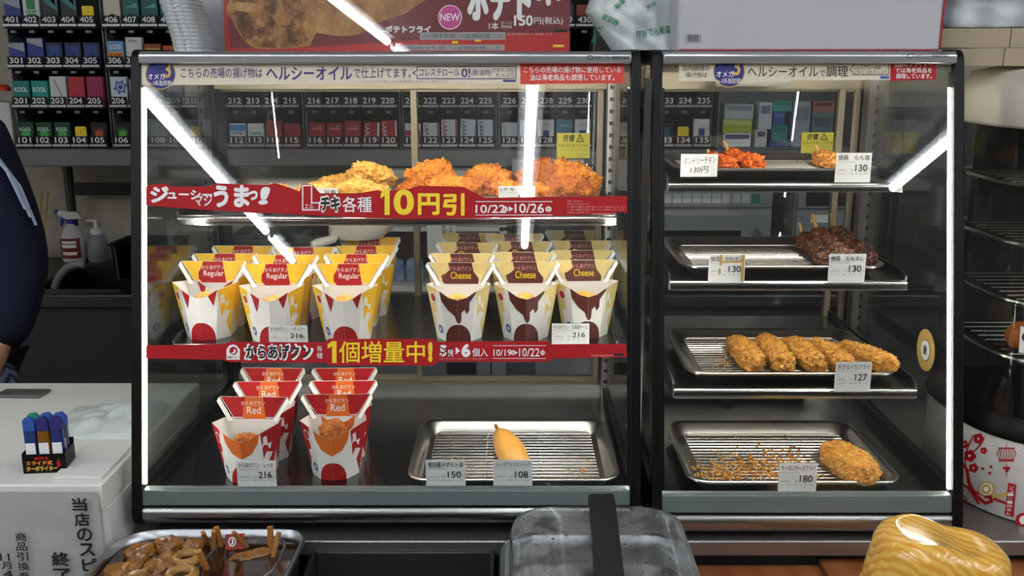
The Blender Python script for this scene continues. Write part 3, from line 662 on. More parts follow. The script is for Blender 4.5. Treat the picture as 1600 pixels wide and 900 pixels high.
# ------------------------------------------------------------------ folded snack cartons
def carton(kind, label, group):
    A = dict(regular=('ylcard', 'red', 'red', 'wht', 'Regular', 'wht'), cheese=('pale', 'brown', 'brown', 'pinkink', 'Cheese', 'yellow'), red=('red', 'orange', 'red', 'wht', 'Red', 'wht'))[kind]
    main, band, chin, tcol, flav, fcol = A
    t = thing('snack_carton', label, 'snack carton', (0, 0, 0), group)
    B0 = dict(A=(-.037, -.008, 0), B=(-.021, -.031, 0), C=(.021, -.031, 0), D=(.037, -.008, 0), E=(.036, .030, 0), G=(-.036, .030, 0))
    T0 = dict(A=(-.053, -.014, .094), B=(-.03, -.037, .087), C=(.03, -.037, .087), D=(.053, -.014, .094), E=(.046, .034, .086), G=(-.046, .034, .086))
    V = lambda d, k: Vector(d[k])
    def front(s_, v, off=0.):
        b = Vector((.021 * s_, -.036 + .005 * abs(s_), 0)); q = Vector((.03 * s_, -.045 + .008 * abs(s_), .074 + .013 * s_ * s_))
        return b.lerp(q, v) + Vector((.25 * (1 if s_ > 0 else -1), -1, -.1)).normalized() * off
    def panel(k0, k1):
        nrm = (V(B0, k1) - V(B0, k0)).cross(V(T0, k0) - V(B0, k0)).normalized()
        def f(u, v, off=0.): return V(B0, k0).lerp(V(B0, k1), u).lerp(V(T0, k0).lerp(V(T0, k1), u), v) + nrm * off
        return f
    P = {k: panel(*k) for k in ('GA', 'AB', 'CD', 'DE', 'EG')}
    b = MB().use(M['cardw'])
    b.grid(lambda u, v: front(2 * u - 1, v), 12, 4)
    for k in ('GA', 'AB', 'CD', 'DE', 'EG'): b.grid(lambda u, v, f=P[k]: f(u, v), 2, 2)
    b.add([B0[k] for k in ('G', 'E', 'D', 'C', 'B', 'A')], [tuple(range(6))])
    b.build('carton_body', t, local=True, smooth=25)
    pr = MB()
    def patch(f, pts, m, off=.0004):
        pr.use(M[m]); pr.add([f(u, v, off) for u, v in pts], [list(range(len(pts)))])
    for k, fl in (('GA', 1), ('DE', 0)):
        patch(P[k], [(0, 1), (0, .1), (.3, .22) if not fl else (.5, .0), (.45, .45), (.7, .35), (.8, .6), (1, .5), (1, 1)] if fl else [(1, 1), (1, .1), (.8, .3), (.55, .2), (.5, .5), (.2, .4), (.0, .55), (0, 1)], main)
    patch(P['AB'], [(0, 1), (0, .12), (.3, .35), (.22, .5), (.55, .55), (.5, .75), (.75, 1)], main)
    patch(P['CD'], [(1, 1), (1, .05), (.62, .32), (.85, .5), (.45, .56), (.3, .44), (0, .98)], main)
    def fp(pts, m, off=.0005):            # split at the centre fold so that a print follows both facets
        for sg in (-1, 1):
            q = []
            n = len(pts)
            for i in range(n):
                a, c = pts[i], pts[(i + 1) % n]
                if a[0] * sg >= 0: q.append(a)
                if (a[0] > 0 > c[0]) or (a[0] < 0 < c[0]):
                    k = a[0] / (a[0] - c[0]); q.append((0, a[1] + (c[1] - a[1]) * k))
            if len(q) > 2:
                pr.use(M[m]); pr.add([front(u if u else sg * 1e-6, v, off) for u, v in q], [list(range(len(q)))])
    fp([(.98 * math.cos(R(a)) * (1 - .25 * math.sin(R(a))), .0 + .42 * max(0, math.sin(R(a))) ** .8) for a in range(0, 181, 15)], chin)
    if kind == 'regular':
        fp([(-1, 1), (-.5, 1), (-.78, .66)], 'red'); fp([(1, 1), (.5, 1), (.8, .72)], 'red')
    elif kind == 'cheese':
        fp([(-1, 1), (-.95, .82), (-.6, .7), (-.2, .62), (-.05, .47), (.1, .43), (.22, .5), (.22, .68), (.4, .74), (.55, .62), (.7, .68), (.68, .85), (1, .95), (1, 1), (.5, .995), (0, .99), (-.5, .995)], 'brown')
    else:
        fp([(-.95, 1), (-.9, .82), (-.6, .66), (0, .58), (.6, .66), (.9, .82), (.95, 1), (.5, .995), (0, .99), (-.5, .995)], 'orange')
    f = P['AB']
    for r_, m_, off in ((.2, 'wht', .0006), (.15, 'red', .0008)): patch(f, [(.4 + r_ * 1.2 * math.cos(R(a)), .80 + r_ * .5 * math.sin(R(a))) for a in range(0, 360, 30)], m_, off)
    for r_, m_, off in ((.17, 'blue', .0006), (.08, 'wht', .0008)): patch(f, [(.68 + r_ * 1.3 * math.cos(R(a)), .22 + r_ * .5 * math.sin(R(a))) for a in range(0, 360, 30)], m_, off)
    pr.build('carton_print', t, local=True, smooth=0)
    # upright flap with the name
    def FY(z): return .034 + (z - .082) * .15
    fb = MB().use(M['cardw'])
    fb.add([(-.033, FY(.082) + .0012, .082), (.033, FY(.082) + .0012, .082), (.056, FY(.119) + .0012, .119), (-.056, FY(.119) + .0012, .119)], [(0, 1, 2, 3)])
    for sg in (-1, 1): fb.add([(sg * .0565, FY(.119) - .001, .119), (sg * .0335, FY(.082) - .004, .082), (sg * .0395, FY(.082) - .007, .081), (sg * .0590, FY(.119) - .007, .1135)], [(0, 1, 2, 3) if sg < 0 else (3, 2, 1, 0)])
    y = M[main]
    def fq(pts, m, off): fb.use(M[m]); fb.add([(x, FY(z) - off, z) for x, z in pts], [list(range(len(pts)))])
    fq([(-.031, .083), (.031, .083), (.0535, .1188), (-.0535, .1188)], main, .0004)
    if kind == 'cheese': fq([(-.028, .083), (.03, .083), (.031, .092), (.022, .104), (.019, .1187), (-.021, .1187), (-.019, .106), (-.026, .1), (-.033, .097), (-.031, .088)], 'brown', .0008)
    elif kind == 'regular': fq([(-.02, .083), (.022, .083), (.016, .1187), (-.018, .1187), (-.021, .108), (-.026, .1), (-.026, .09)], 'red', .0008)
    else: fq([(-.018, .083), (.02, .083), (.016, .1187), (-.013, .1187), (-.017, .1)], 'orange', .0008)
    flap = fb.build('carton_flap', t, local=True, smooth=0)
    lb = MB()
    lb.text('からあげクン', -.020, .105, .019, .1125, M[tcol], res=1, bold=.02, fn=lambda x, z: (x, FY(z) - .0012, z))
    lb.text(flav, -.017 if flav != 'Red' else -.011, .0915, .018 if flav != 'Red' else .012, .1035, M[fcol], res=2, bold=.004, fn=lambda x, z: (x, FY(z) - .0012, z))
    lb.build('lettering', flap, local=True, smooth=0)
    return t
ORD = ('front', 'second from front', 'third from front', 'rearmost')
def cartons(kind, desc, cols, hs, group, colnames):
    first = None; hf = hs - .119
    for ci, col in enumerate(cols):
        for ri, (px, py) in enumerate(col):
            p = atH(px, py, hf); lbl = '%s, %s in the %s column' % (desc, ORD[ri] if ri < len(col) - 1 or ri == 0 else 'rearmost', colnames[ci])
            loc = (p.x, p.y - .0395, Z(hs)); rz = random.uniform(-.05, .05)
            if first is None: first = carton(kind, lbl, group); first.location = loc; first.rotation_euler = (0, 0, rz)
            else: dup(first, loc, lbl, rz)
            if ri == 0:
                s = {'regular': 'crust_y', 'cheese': 'crust_y', 'red': 'crust_r'}[kind]; big = kind == 'red' and ci == 1
                up = .018 if big else 0
                g = lump(.023, .020, .021, 160 + ci + len(kind), .16, 1.5, .003, 6, 5)
                food('chicken_nugget', 'fried chicken nugget showing in the front %s carton, %s column' % (kind_word[kind], colnames[ci]), 'chicken nugget', g, M[s], (loc[0] - .002, loc[1] - .006, loc[2] + .038 + up), (0, 0, ci), 'nuggets in the cartons')
                food('chicken_nugget', 'fried chicken nugget underneath in the front %s carton, %s column' % (kind_word[kind], colnames[ci]), 'chicken nugget', lump(.024, .020, .022, 170 + ci + len(kind), .16, 1.5, .003, 6, 4), M[s], (loc[0], loc[1] + .002, loc[2] + .003 + up * .8), (0, 0, ci + 1), 'nuggets in the cartons')
kind_word = dict(regular='yellow', cheese='cream and brown', red='red')
cartons('regular', 'yellow and white snack carton with red flap band', [[(332, 408), (353, 396), (380, 384)], [(434, 412), (447, 398), (476, 386)], [(546, 412), (557, 397), (574, 384), (580, 371)]], .458, 'yellow snack cartons on the middle shelf', ('left', 'middle', 'right'))
cartons('cheese', 'cream snack carton with brown cheese flap', [[(719, 410), (721, 396), (729, 379), (734, 364)], [(821, 409), (817, 394), (814, 377), (805, 365)], [(913, 406), (910, 391), (908, 376), (896, 360)]], .458, 'cream and brown snack cartons on the middle shelf', ('left', 'middle', 'right'))
cartons('red', 'red and white snack carton with orange flap band', [[(395, 620), (420, 596), (426, 575)], [(528, 616), (538, 595), (540, 575)]], .66, 'red snack cartons on the case floor', ('left', 'right'))

# ------------------------------------------------------------------ price tags
def price_tag(label, x0, y0, x1, y1, Y, name, price, en='Fried chicken', hand=None, stain=False, zbot=None):
    P = Pl(atY(x0, y1, Y)); a = P.rc(x0, y0, x1, y1); w_ = a[2]; h_ = a[3]
    t = thing('price_tag', label, 'price tag', P.O, 'price tags in the display cases')
    zb = (zbot - P.O.z) if zbot is not None else -.002
    c = MB().box(0, w_, 0, .0006, 0, h_ * .98).build('card', t, M['card2'], local=True, smooth=0)
    MB().box(-.0006, w_ + .0006, .0008, .0018, zb, h_ * 1.0).box(-.0006, w_ + .0006, .0008, .006, zb, zb + .0012).build('acrylic_holder', t, M['acrylic'], local=True, smooth=0)
    b = MB()
    if hand:
        b.text(hand[0], w_ * .08, h_ * .52, w_ * .95, h_ * .82, M['ink'], bold=-.01, slope=.06); b.text(hand[1], w_ * .26, h_ * .14, w_ * .74, h_ * .42, M['ink'], slope=.05, shear=.1)
    else:
        b.text(name, w_ * .05, h_ * .74, w_ * .94, h_ * .92, M['ink'], bold=.004); b.text(en, w_ * .05, h_ * .66, w_ * .55, h_ * .71, M['grey_ink'], res=1)
        b.text(price, w_ * .55, h_ * .37, w_ * .89, h_ * .60, M['ink'], bold=.012); b.text('円', w_ * .91, h_ * .38, w_ * .96, h_ * .43, M['grey_ink'], res=1)
        b.text('本体価格 1個', w_ * .05, h_ * .38, w_ * .3, h_ * .44, M['grey_ink'], res=1); b.text('税込', w_ * .42, h_ * .38, w_ * .52, h_ * .44, M['grey_ink'], res=1)
        b.text('アレルギー 小麦・卵・乳・大豆', w_ * .05, h_ * .26, w_ * .93, h_ * .32, M['grey_ink'], res=1)
    if stain:
        for q in ((.3, .6, .36, .98), (.9, .05, .98, .98), (.28, .3, .34, .5)): b.rect(w_ * q[0], h_ * q[1], w_ * q[2], h_ * q[3], M['stain'], -.0002)
        b.rect(w_ * .3, h_ * .7, w_ * .95, h_ * .76, M['stain'], -.00025)
    b.build('lettering', c, local=True, smooth=0)
M['card2'] = mat('tag_card', 'e4e4e1', .6); M['stain'] = mat('yellow_sauce_stain', 'c99a3c', .5)
FZ = Z(.66)
price_tag('white price tag reading 216 before the yellow cartons', 421, 508, 480, 540, 1.544, 'からあげクン　レギュラー', '216')
price_tag('white price tag reading 216 before the cheese cartons', 862, 505, 921, 540, 1.544, 'からあげクン　北海道チーズ', '216')
price_tag('white price tag reading 216 before the red cartons', 372, 719, 430, 763, 1.404, 'からあげクン　レッド', '216', zbot=FZ)
price_tag('white price tag reading 150 before the left end of the corn dog tray', 666, 718, 727, 763, 1.408, '竜田揚げポテト串', '150', zbot=FZ)
price_tag('white price tag reading 108 before the corn dog', 771, 718, 832, 763, 1.408, 'ジャンボアメリカンドッグ', '108', 'Corn dog', zbot=FZ)
price_tag('white handwritten price tag before the orange skewers on the topmost tray', 1063, 240, 1122, 276, 1.577, '', '', hand=('タンドリーチキン', '130円'))
price_tag('white price tag reading 130 at the right end of the topmost tray', 1304, 238, 1363, 285, 1.577, '焼鳥　もも塩', '130')
price_tag('white price tag with yellow sauce stains before the second tray', 1106, 397, 1165, 442, 1.522, '焼鳥　かわタレ', '130', stain=True)
price_tag('white price tag reading 130 before the glazed skewers', 1293, 396, 1354, 442, 1.522, '焼鳥　ももタレ', '130')
price_tag('white price tag reading 127 before the fried squid', 1303, 565, 1363, 612, 1.447, '大きなイカフライ', '127', 'Fried squid')
price_tag('white price tag reading 180 before the crumb-covered tray', 1215, 723, 1278, 771, 1.402, 'サーモンチーズフライ', '180', 'Fried Salmon & Cheese', zbot=FZ)
price_tag('white tag partly hidden by the upper banner before the orange fillets', 779, 290, 836, 325, 1.612, 'Lチキ　旨塩', '130', 'Fried Chicken')
price_tag('white tag mostly hidden by the upper banner before the pale fillets', 472, 293, 528, 335, 1.612, 'Lチキ　旨塩', '130', 'Fried Chicken')

# white scoop lying across the yellow cartons
def scoop():
    A = atY(487, 383, 1.80); C = atY(560, 362, 1.86); t = thing('plastic_scoop', 'white plastic scoop lying on the yellow cartons under the top shelf', 'scoop', (C.x, C.y, C.z))
    b = MB(); rings = []
    for k, (s, z, dx) in enumerate(((.018, -.014, 0), (.042, -.012, 0), (.056, .004, .004), (.066, .020, .012), (.064, .020, .012), (.054, .006, .004), (.040, -.009, 0), (.016, -.011, 0))):
        rings.append([(dx + s * 1.05 * math.cos(2 * math.pi * i / 28), s * .7 * math.sin(2 * math.pi * i / 28), z) for i in range(28)])
    b.loft(rings); b.build('scoop_bowl', t, M['white'], local=True)
    d = A - C
    MB().tube([(-.045, 0, .004), d * .55, d * .9, d], [.012, .008, .0095, .006], 10).build('handle', t, M['white'], local=True)
scoop()

# ------------------------------------------------------------------ tobacco racks behind the counter
RY = 3.26
def colX(i): return -1.598 + .06 * i + .018 * (i // 5) + (.073 if i >= 30 else 0)
def rowZ(r): return Z(.2645 - .1272 * (r - 1))
shown = {4: list(range(0, 10)) + [27, 28, 29, 30], 3: list(range(0, 10)), 2: list(range(0, 35)), 1: list(range(0, 35))}
place = ['outer left end', 'second from the left', 'third from the left', 'in the middle', 'fifth from the left', 'sixth from the left', 'right end behind the narrow case']
for mo in range(7):
    xa = colX(mo * 5) - .036; xb = colX(mo * 5 + 4) + .036
    t = thing('tobacco_rack', 'black tobacco rack module with tags ending %02d to %02d, %s' % (mo * 5 + 1, mo * 5 + 5, place[mo]), 'rack', ((xa + xb) / 2, RY + .15, Z(.2906)), 'tobacco rack modules')
    MB().box(xa, xb, RY + .29, RY + .30, Z(.2906), 2.02).build('back_panel', t, M['rack'])
    for x in (xa, xb - .004): MB().box(x, x + .004, RY + .03, RY + .29, Z(.2906), 2.02).build('side_panel', t, M['rackgrey'])
    for r in (1, 2, 3, 4):
        z = rowZ(r)
        sh = MB().box(xa + .004, xb - .004, RY + .004, RY + .29, z - .026, z - .022).build('rack_shelf', t, M['rack'])
        lp = MB()
        for i in range(mo * 5, mo * 5 + 5): lp.box(colX(i) - .028, colX(i) + .028, RY - .006, RY + .004, z - .0195, z - .0125)
        lp.build('tag_rail', sh, M['alu'])
        lp = MB()
        for i in range(mo * 5, mo * 5 + 5): lp.box(colX(i) - .008, colX(i) + .008, RY + .0, RY + .012, z - .040, z - .032)
        lp.build('pusher_tabs', sh, M['rackgrey'])
        for i in range(mo * 5, mo * 5 + 5):
            if i not in shown[r]: continue
            x = colX(i); g = MB().box(x - .0265, x + .0265, RY - .002, RY + .001, z - .0125, z + .0135).build('number_tag', t, M['rack'], bevel=.0)
            MB().text('%d%02d' % (r, i + 1), x - .021, z - .008, x + .021, z + .0105, M['wht'], y=RY - .0026, bold=.015, res=2).build('numeral', g, smooth=0)
MB().box(colX(0) - .08, 1.211, RY - .04, RY + .30, Z(.346), Z(.2915)).build('rack_beam', None, M['rackgrey'], loc=(0, RY, Z(.346)), bevel=.004)
beam = bpy.data.objects['rack_beam']; tag(beam, 'long grey steel beam carrying the tobacco racks', 'beam')
pm = {}
def pc(h_):
    if h_ not in pm: pm[h_] = mat('pack_' + h_, h_, .35)
    return pm[h_]
def pack(r, i, col, word, ht=.078, deco=None, w_=.052, tilt=0., dx=0.):
    x = colX(i) + dx; z = rowZ(r) - .022; y = RY + .012
    o = MB().box(-w_ / 2, w_ / 2, 0, .022, 0, ht).build('cigarette_pack', None, pc(col), loc=(0, 0, 0), bevel=.0012)
    o.location = (x, y, z); o.rotation_euler = (0, tilt, 0); tag(o, '%s cigarette pack standing behind tag %d%02d' % (word, r, i + 1), 'cigarette pack'); o['group'] = 'cigarette packs in the racks'
    if deco:
        b = MB(); hw = w_ / 2 - .001
        for d in deco:
            k = d[0]
            if k == 'txt': b.text(d[1], d[2], d[3], d[4], d[5], pc(d[6]), y=-.0016, bold=.03, res=2)
            elif k == 'v': b.text(d[1], 0, 0, .05, .0135, pc(d[2]), bold=.02, res=2, fn=lambda a, c: (-hw + .004 + c, -.0016, ht - .006 - a))
            elif k == 'r': b.rect(d[1], d[2], d[3], d[4], pc(d[5]), -.0008 - .0002 * (len(d) > 6))
            elif k == 'p': b.poly(d[1], pc(d[2]), -.0010)
            elif k == 'd':
                for q, cc in enumerate(d[3:]): b.disc(d[1], d[2], .017 - .0045 * q, .017 - .0045 * q, pc(cc), -.0008 - .0002 * q)
        b.build('pack_print', o, local=True, smooth=0)
def stopper(r, i):
    x = colX(i); z = rowZ(r) - .022; b = MB().prism(fillet([(-.018, 0), (.018, 0), (.018, .066), (-.018, .066)], .006, 3), 0, .006, 'Y').lathe([(.004, 0), (.003, .003)], (0, 0, 0), 10, xf=Matrix.Translation((0, 0, .05)) @ Matrix.Rotation(R(90), 4, 'X'))
    o = b.build('rack_pusher', None, M['yellow'], loc=(0, 0, 0)); o.location = (x, RY + .012, z); tag(o, 'yellow plastic pusher in the empty slot behind tag %d%02d' % (r, i + 1), 'rack pusher'); o['group'] = 'yellow pushers in empty slots'
KO = ('txt', 'KOOL', -.019, .052, .019, .064)
mt = lambda c: ('p', [(-.025, .02), (-.012, .036), (0, .043), (.012, .036), (.025, .02)], c)
for i in (0, 1, 2): pack(1, i, '12402a', 'dark green', .08, [KO + ('c8d8cc',), ('d', 0, .042, '2c7a40', '4fae58')])
stopper(1, 3)
pack(1, 4, '14120f', 'black and orange', .08, [KO + ('5a4a42',), ('d', 0, .044, '6b2a1c', 'b8502c')])
pack(1, 5, '14160f', 'black and green', .08, [KO + ('4a5a42',), ('d', 0, .044, '2f6a1c', '5fae3c')])
pack(1, 6, '3c4a44', 'grey-green', .078); pack(1, 7, '5c6a62', 'pale grey-green', .078); stopper(1, 8); stopper(1, 9); pack(1, 10, '20343a', 'dark teal', .086)
pack(1, 11, 'd9dde0', 'white and blue', .076, [('r', -.025, .052, .025, .072, '4a86c8'), ('txt', 'CAMEL', -.02, .040, .02, .049, '2a3c7a')])
pack(1, 12, 'd9ded8', 'white and green-lettered', .076, [('txt', 'CAMEL', -.02, .040, .02, .049, '2f7a4a')])
pack(1, 13, '9c1f2c', 'plain red', .084); pack(1, 14, 'a02330', 'shorter plain red', .076)
for i, h_, tl in ((15, .078, .05), (16, .077, .02), (17, .084, 0)): pack(1, i, 'a01c2a', 'red winged-emblem', h_, [('txt', 'Winston', -.016, .056, .018, .063, 'd9b4b0'), ('p', [(.004, .066), (.016, .07), (.012, .064)], 'd9b4b0'), ('r', -.024, .022, .024, .028, 'd8c8c4')], tilt=tl)
pack(1, 18, 'a01c2a', 'tilted red and white', .08, [('v', 'LARK', 'd8b8b8'), ('r', .018, .0, .025, .08, 'd8d8d8')], tilt=.06); pack(1, 19, 'a8202c', 'upright red and white', .086, [('v', 'LARK', 'e0c0c0'), ('r', .02, 0, .025, .086, 'd8d8d8')])
pack(1, 20, 'd4d4d4', 'white red-banded', .076, [('r', -.025, .036, .025, .054, 'a8222c')])
for i, c, h_ in ((21, '9c1f2c', .078), (22, '9c1f2c', .088)): pack(1, i, 'd4d4d6', 'white red-lettered', h_, [('v', 'LARK', c), ('r', .02, 0, .025, h_, '9c1f2c')])
for i, h_, tl in ((23, .089, .05), (24, .088, 0)): pack(1, i, 'd4d6da', 'white navy-lettered', h_, [('v', 'LARK', '26346a'), ('r', .022, 0, .025, h_, '26346a')], tilt=tl)
pack(1, 25, 'ccccd0', 'white grey-lettered', .079, [('v', 'LARK', '9a9aa2')]); pack(1, 26, 'd4d6da', 'white pale-lettered', .088, [('v', 'LARK', '9aa2b2')])
bs = [('r', -.010, .030, .010, .054, '2c4a8a'), ('txt', 'MILD', -.012, .070, .012, .075, '8a8a92')]
pack(1, 27, 'd8d8d8', 'white blue-squared', .088, bs); pack(1, 28, '3f7f96', 'teal blue', .088, [('txt', 'LIGHTS', -.016, .066, .016, .073, '9cc4d0')]); pack(1, 29, 'd8d8d8', 'white blue-squared', .089, bs)
pack(1, 32, '121c22', 'black teal-marked', .074, [('d', 0, .046, '1f5a6a')]); stopper(1, 33); pack(1, 34, 'd8d8d8', 'tall white blue-squared', .09, [('r', -.010, .036, .010, .060, '2c4a8a')])
pack(2, 0, '0f7a72', 'teal', .086, [('txt', 'KOOL', -.021, .05, .021, .066, 'd8e8e4')]); pack(2, 1, '16968a', 'bright teal', .086, [('txt', 'KOOL', -.021, .05, .021, .066, 'd8f0ec')])
pack(2, 2, 'd2d4d4', 'tall white', .10, [('p', [(-.012, .092), (-.009, .092), (.012, .036), (.010, .034)], '5a7a72')]); pack(2, 3, 'b8323c', 'tall red', .099); pack(2, 4, 'a02a5a', 'tall magenta', .099)
pack(2, 5, 'ccd4de', 'white blue-flowered', .099, [('d', .006, .066, '2a4aa8', 'ccd4de', '2a4aa8')] + [('r', .006 + .02 * math.cos(a) - .003, .066 + .02 * math.sin(a) - .003, .006 + .02 * math.cos(a) + .003, .066 + .02 * math.sin(a) + .003, '2a4aa8') for a in (.3, 1.2, 2.2, 3.4, 4.4, 5.4)])
pack(2, 6, '8a949a', 'grey', .09); pack(2, 7, '9aa4a2', 'pale grey', .09); pack(2, 8, '7a74a0', 'dull purple', .09); pack(2, 9, 'b8b09c', 'cream', .09)
dg = lambda h_: [('p', [(-.025, h_ - .002), (.025, h_ - .002), (.025, h_ - .030), (-.025, h_ - .014)], '9a9ea4')]
pack(3, 0, '2a3c8c', 'blue grey-cornered', .08, dg(.08)); pack(3, 1, '2a3c8c', 'tall blue grey-cornered', .094, dg(.094))
for i in (2, 3, 4): pack(3, i, '16264e', 'dark navy', .08, [('r', -.02, .034, .02, .07, '1f3f86'), mt('12203c')])
pack(3, 5, '6f9ccc', 'light blue', .084, [('r', -.025, .022, .025, .05, 'e09a2c'), ('txt', '¥400', -.022, .028, .022, .046, 'a02a1c'), ('r', -.018, .06, .018, .072, 'e8eaec'), ('txt', 'Mevius', -.015, .063, .015, .070, '3a5a8a', 1)])
pack(3, 6, 'd0d0d0', 'tall white', .096, [('txt', 'Mevius', -.014, .082, .012, .088, '6a6a6a')]); pack(3, 7, '8a3c1c', 'brown striped', .076, [('r', -.025, .055, .025, .062, 'c8a03c')]); pack(3, 8, 'c0501c', 'orange', .07); pack(3, 9, '5c2a20', 'dark brown', .076)
pack(4, 0, '2a3a84', 'navy blue', .088, dg(.088)); pack(4, 1, 'cdd6d0', 'white and green', .09, [('r', -.014, .055, .014, .085, '1f8a4c'), ('r', -.015, .022, .015, .042, '1f8a4c'), ('txt', 'SALEM', -.018, .045, .018, .052, '1f6a4c')])
for i in (2, 3): pack(4, i, '1c2c2a', 'black-green smoky', .09, [('p', [(-.024, .088), (.024, .088), (.024, .05), (.006, .06), (-.01, .074)], '3f7a70'), ('p', [(0, .088), (.016, .088), (.02, .066)], '8ac0b0')])
stopper(4, 4); pack(4, 5, 'cfc6b4', 'cream with dark peak', .09, [mt('2a2422'), ('r', -.024, .022, .024, .026, '2a2422')])
for i, c in ((6, '17635c'), (7, '1d5a52'), (8, '1f6a5c')): pack(4, i, c, 'teal with dark peak', .09, [mt('2c2a30'), ('p', [(-.02, .06), (.02, .075), (.022, .06)], '4aa08a')])
pack(4, 9, '27463c', 'dark green', .09)
for i, c in ((27, '6a2a26'), (28, '3a3434'), (29, '8a3a30'), (30, '3c3030')): pack(4, i, c, {'6a2a26': 'dark red', '3a3434': 'charcoal', '8a3a30': 'brick red', '3c3030': 'dark brown'}[c], .07)
# small cartons on the shelves right of the tobacco
sx0 = colX(34) + .05
t = thing('goods_shelf', 'grey open shelf of small cartons right of the tobacco racks', 'shelf', (sx0 + .2, RY + .15, Z(.2915)))
MB().box(sx0, sx0 + .44, RY + .28, RY + .29, Z(.2915), Z(-.08)).build('back_panel', t, M['rackgrey']); MB().box(sx0, sx0 + .44, RY, RY + .28, Z(.2915), Z(.2875)).build('shelf_board', t, M['rackgrey'])
for x in (sx0, sx0 + .436): MB().box(x, x + .004, RY, RY + .28, Z(.2875), Z(-.08)).build('side_panel', t, M['rackgrey'])
goods = [(1131, 1175, 208, 234, 'd0d4d8', 'white and navy', '2a2f6a'), (1129, 1176, 186, 208, 'b0b83a', 'lime green', 'cdd48a'), (1131, 1177, 163, 186, 'b8bcc0', 'pale grey', '8a8e96'), (1181, 1200, 202, 234, 'c4c8cc', 'narrow white', '2f3f6a'), (1185, 1206, 160, 202, 'c8ccd4', 'tall lilac white', '7a7e96'),
         (1206, 1232, 196, 220, '2a8a80', 'teal', '1f6a6a'), (1203, 1236, 220, 234, '2a4a84', 'dark blue', '1f3a6a'), (1207, 1226, 174, 196, '3a5a9a', 'blue', '5a7aba'), (1206, 1236, 158, 174, '4aa898', 'sea green', '3a887a'), (1238, 1266, 158, 234, '9aa0aa', 'tall grey', '7a808a'), (1268, 1302, 158, 176, 'a8685a', 'pinkish brown', '6a3a34'), (1268, 1302, 176, 234, '6a7a7e', 'slate grey', '4a5a5e')]
for k, (x0, x1, y0, y1, c, wd, c2) in enumerate(goods):
    Y = RY + .02; zb = atY(x0, min(y1, 231.5), Y).z; zt_ = atY(x0, y0, Y).z; a = atY(x0, 200, Y).x; b_ = atY(x1, 200, Y).x - .002
    zb = max(zb, Z(.2875))
    o = MB().box(a, b_, Y, Y + .09, zb, zt_ - .0005).build('small_carton', None, pc(c), loc=((a + b_) / 2, Y + .045, zb), bevel=.001); tag(o, wd + ' small carton stacked right of the tobacco racks', 'carton'); o['group'] = 'small cartons on the goods shelf'
    q = MB().rect(a + .006, zt_ - (zt_ - zb) * .42, b_ - .006, zt_ - (zt_ - zb) * .12, pc(c2), Y - .0008); q.build('carton_print', o, smooth=0)

# ------------------------------------------------------------------ back counter, sink, appliances
BCZ = Z(.75); BCY = 3.12
t = thing('back_counter', 'long steel back counter with a sink under the tobacco racks', 'counter', (0, 3.4, 0))
sxa, sxb, sya, syb = -1.60, -1.28, 3.20, 3.58
b = MB().use(M['steel']).box(-2.1, 2.6, BCY, sya, BCZ - .05, BCZ).box(-2.1, sxa, sya, 3.735, BCZ - .05, BCZ).box(sxb, 2.6, sya, 3.735, BCZ - .05, BCZ).box(sxa, sxb, syb, 3.735, BCZ - .05, BCZ)
b.build('worktop', t, M['dark_steel2'] if 'dark_steel2' in M else M['dark_steel'], bevel=.008)
b = MB().box(sxa, sxb, sya, syb, BCZ - .22, BCZ - .215)
for q in ((sxa, sxa + .004, sya, syb), (sxb - .004, sxb, sya, syb), (sxa, sxb, sya, sya + .004), (sxa, sxb, syb - .004, syb)): b.box(*q, BCZ - .22, BCZ - .004)
b.build('sink_basin', t, M['dark_steel'])
MB().box(-2.1, 2.6, BCY + .051, 3.735, .1, BCZ - .05 - .176).box(-2.1, sxa - .02, BCY + .051, 3.735, BCZ - .05 - .175, BCZ - .051).box(sxb + .02, 2.6, BCY + .051, 3.735, BCZ - .05 - .175, BCZ - .051).box(-2.1, 2.6, BCY + .03, BCY + .05, .1, BCZ - .05).build('carcass', t, M['counterdark'])
MB().box(-2.1, 2.6, BCY + .08, 3.73, 0, .1).build('plinth', t, M['matte_black'])
for x0, x1, z0, z1 in ((xat(560, 560, BCY), xat(766, 560, BCY), .50, .76), (xat(768, 560, BCY), xat(940, 560, BCY), .50, .76), (xat(360, 560, BCY), xat(556, 560, BCY), .50, .76)):
    dr = MB().box(x0, x1, BCY + .012, BCY + .03, z0, z1).build('cabinet_door', t, M['grey'], bevel=.003)
for x0, x1 in ((698, 744), (791, 837)):
    MB().box(xat(x0, 578, BCY), xat(x1, 578, BCY), BCY + .008, BCY + .014, atY(x0, 588, BCY).z, atY(x0, 568, BCY).z).build('recessed_pull', t, M['black'])
st = thing('rack_stand', 'steel uprights carrying the tobacco racks above the sink', 'rack stand', (-.4, 3.4, BCZ))
for x in (colX(0) - .05, -.530, 1.195):
    for y in (3.27, 3.66): MB().tube([(x, y, BCZ), (x, y, Z(.346))], (.012 if x > -1 else .017), 12).build('upright', st, M['dark_steel'])
MB().box(colX(0) - .05, 1.207, 3.655, 3.675, Z(.50), Z(.455)).build('cross_bar', st, M['dgrey'])

def onbc(px, py_top, Y): p = atY(px, py_top, Y); return p.x, p.z
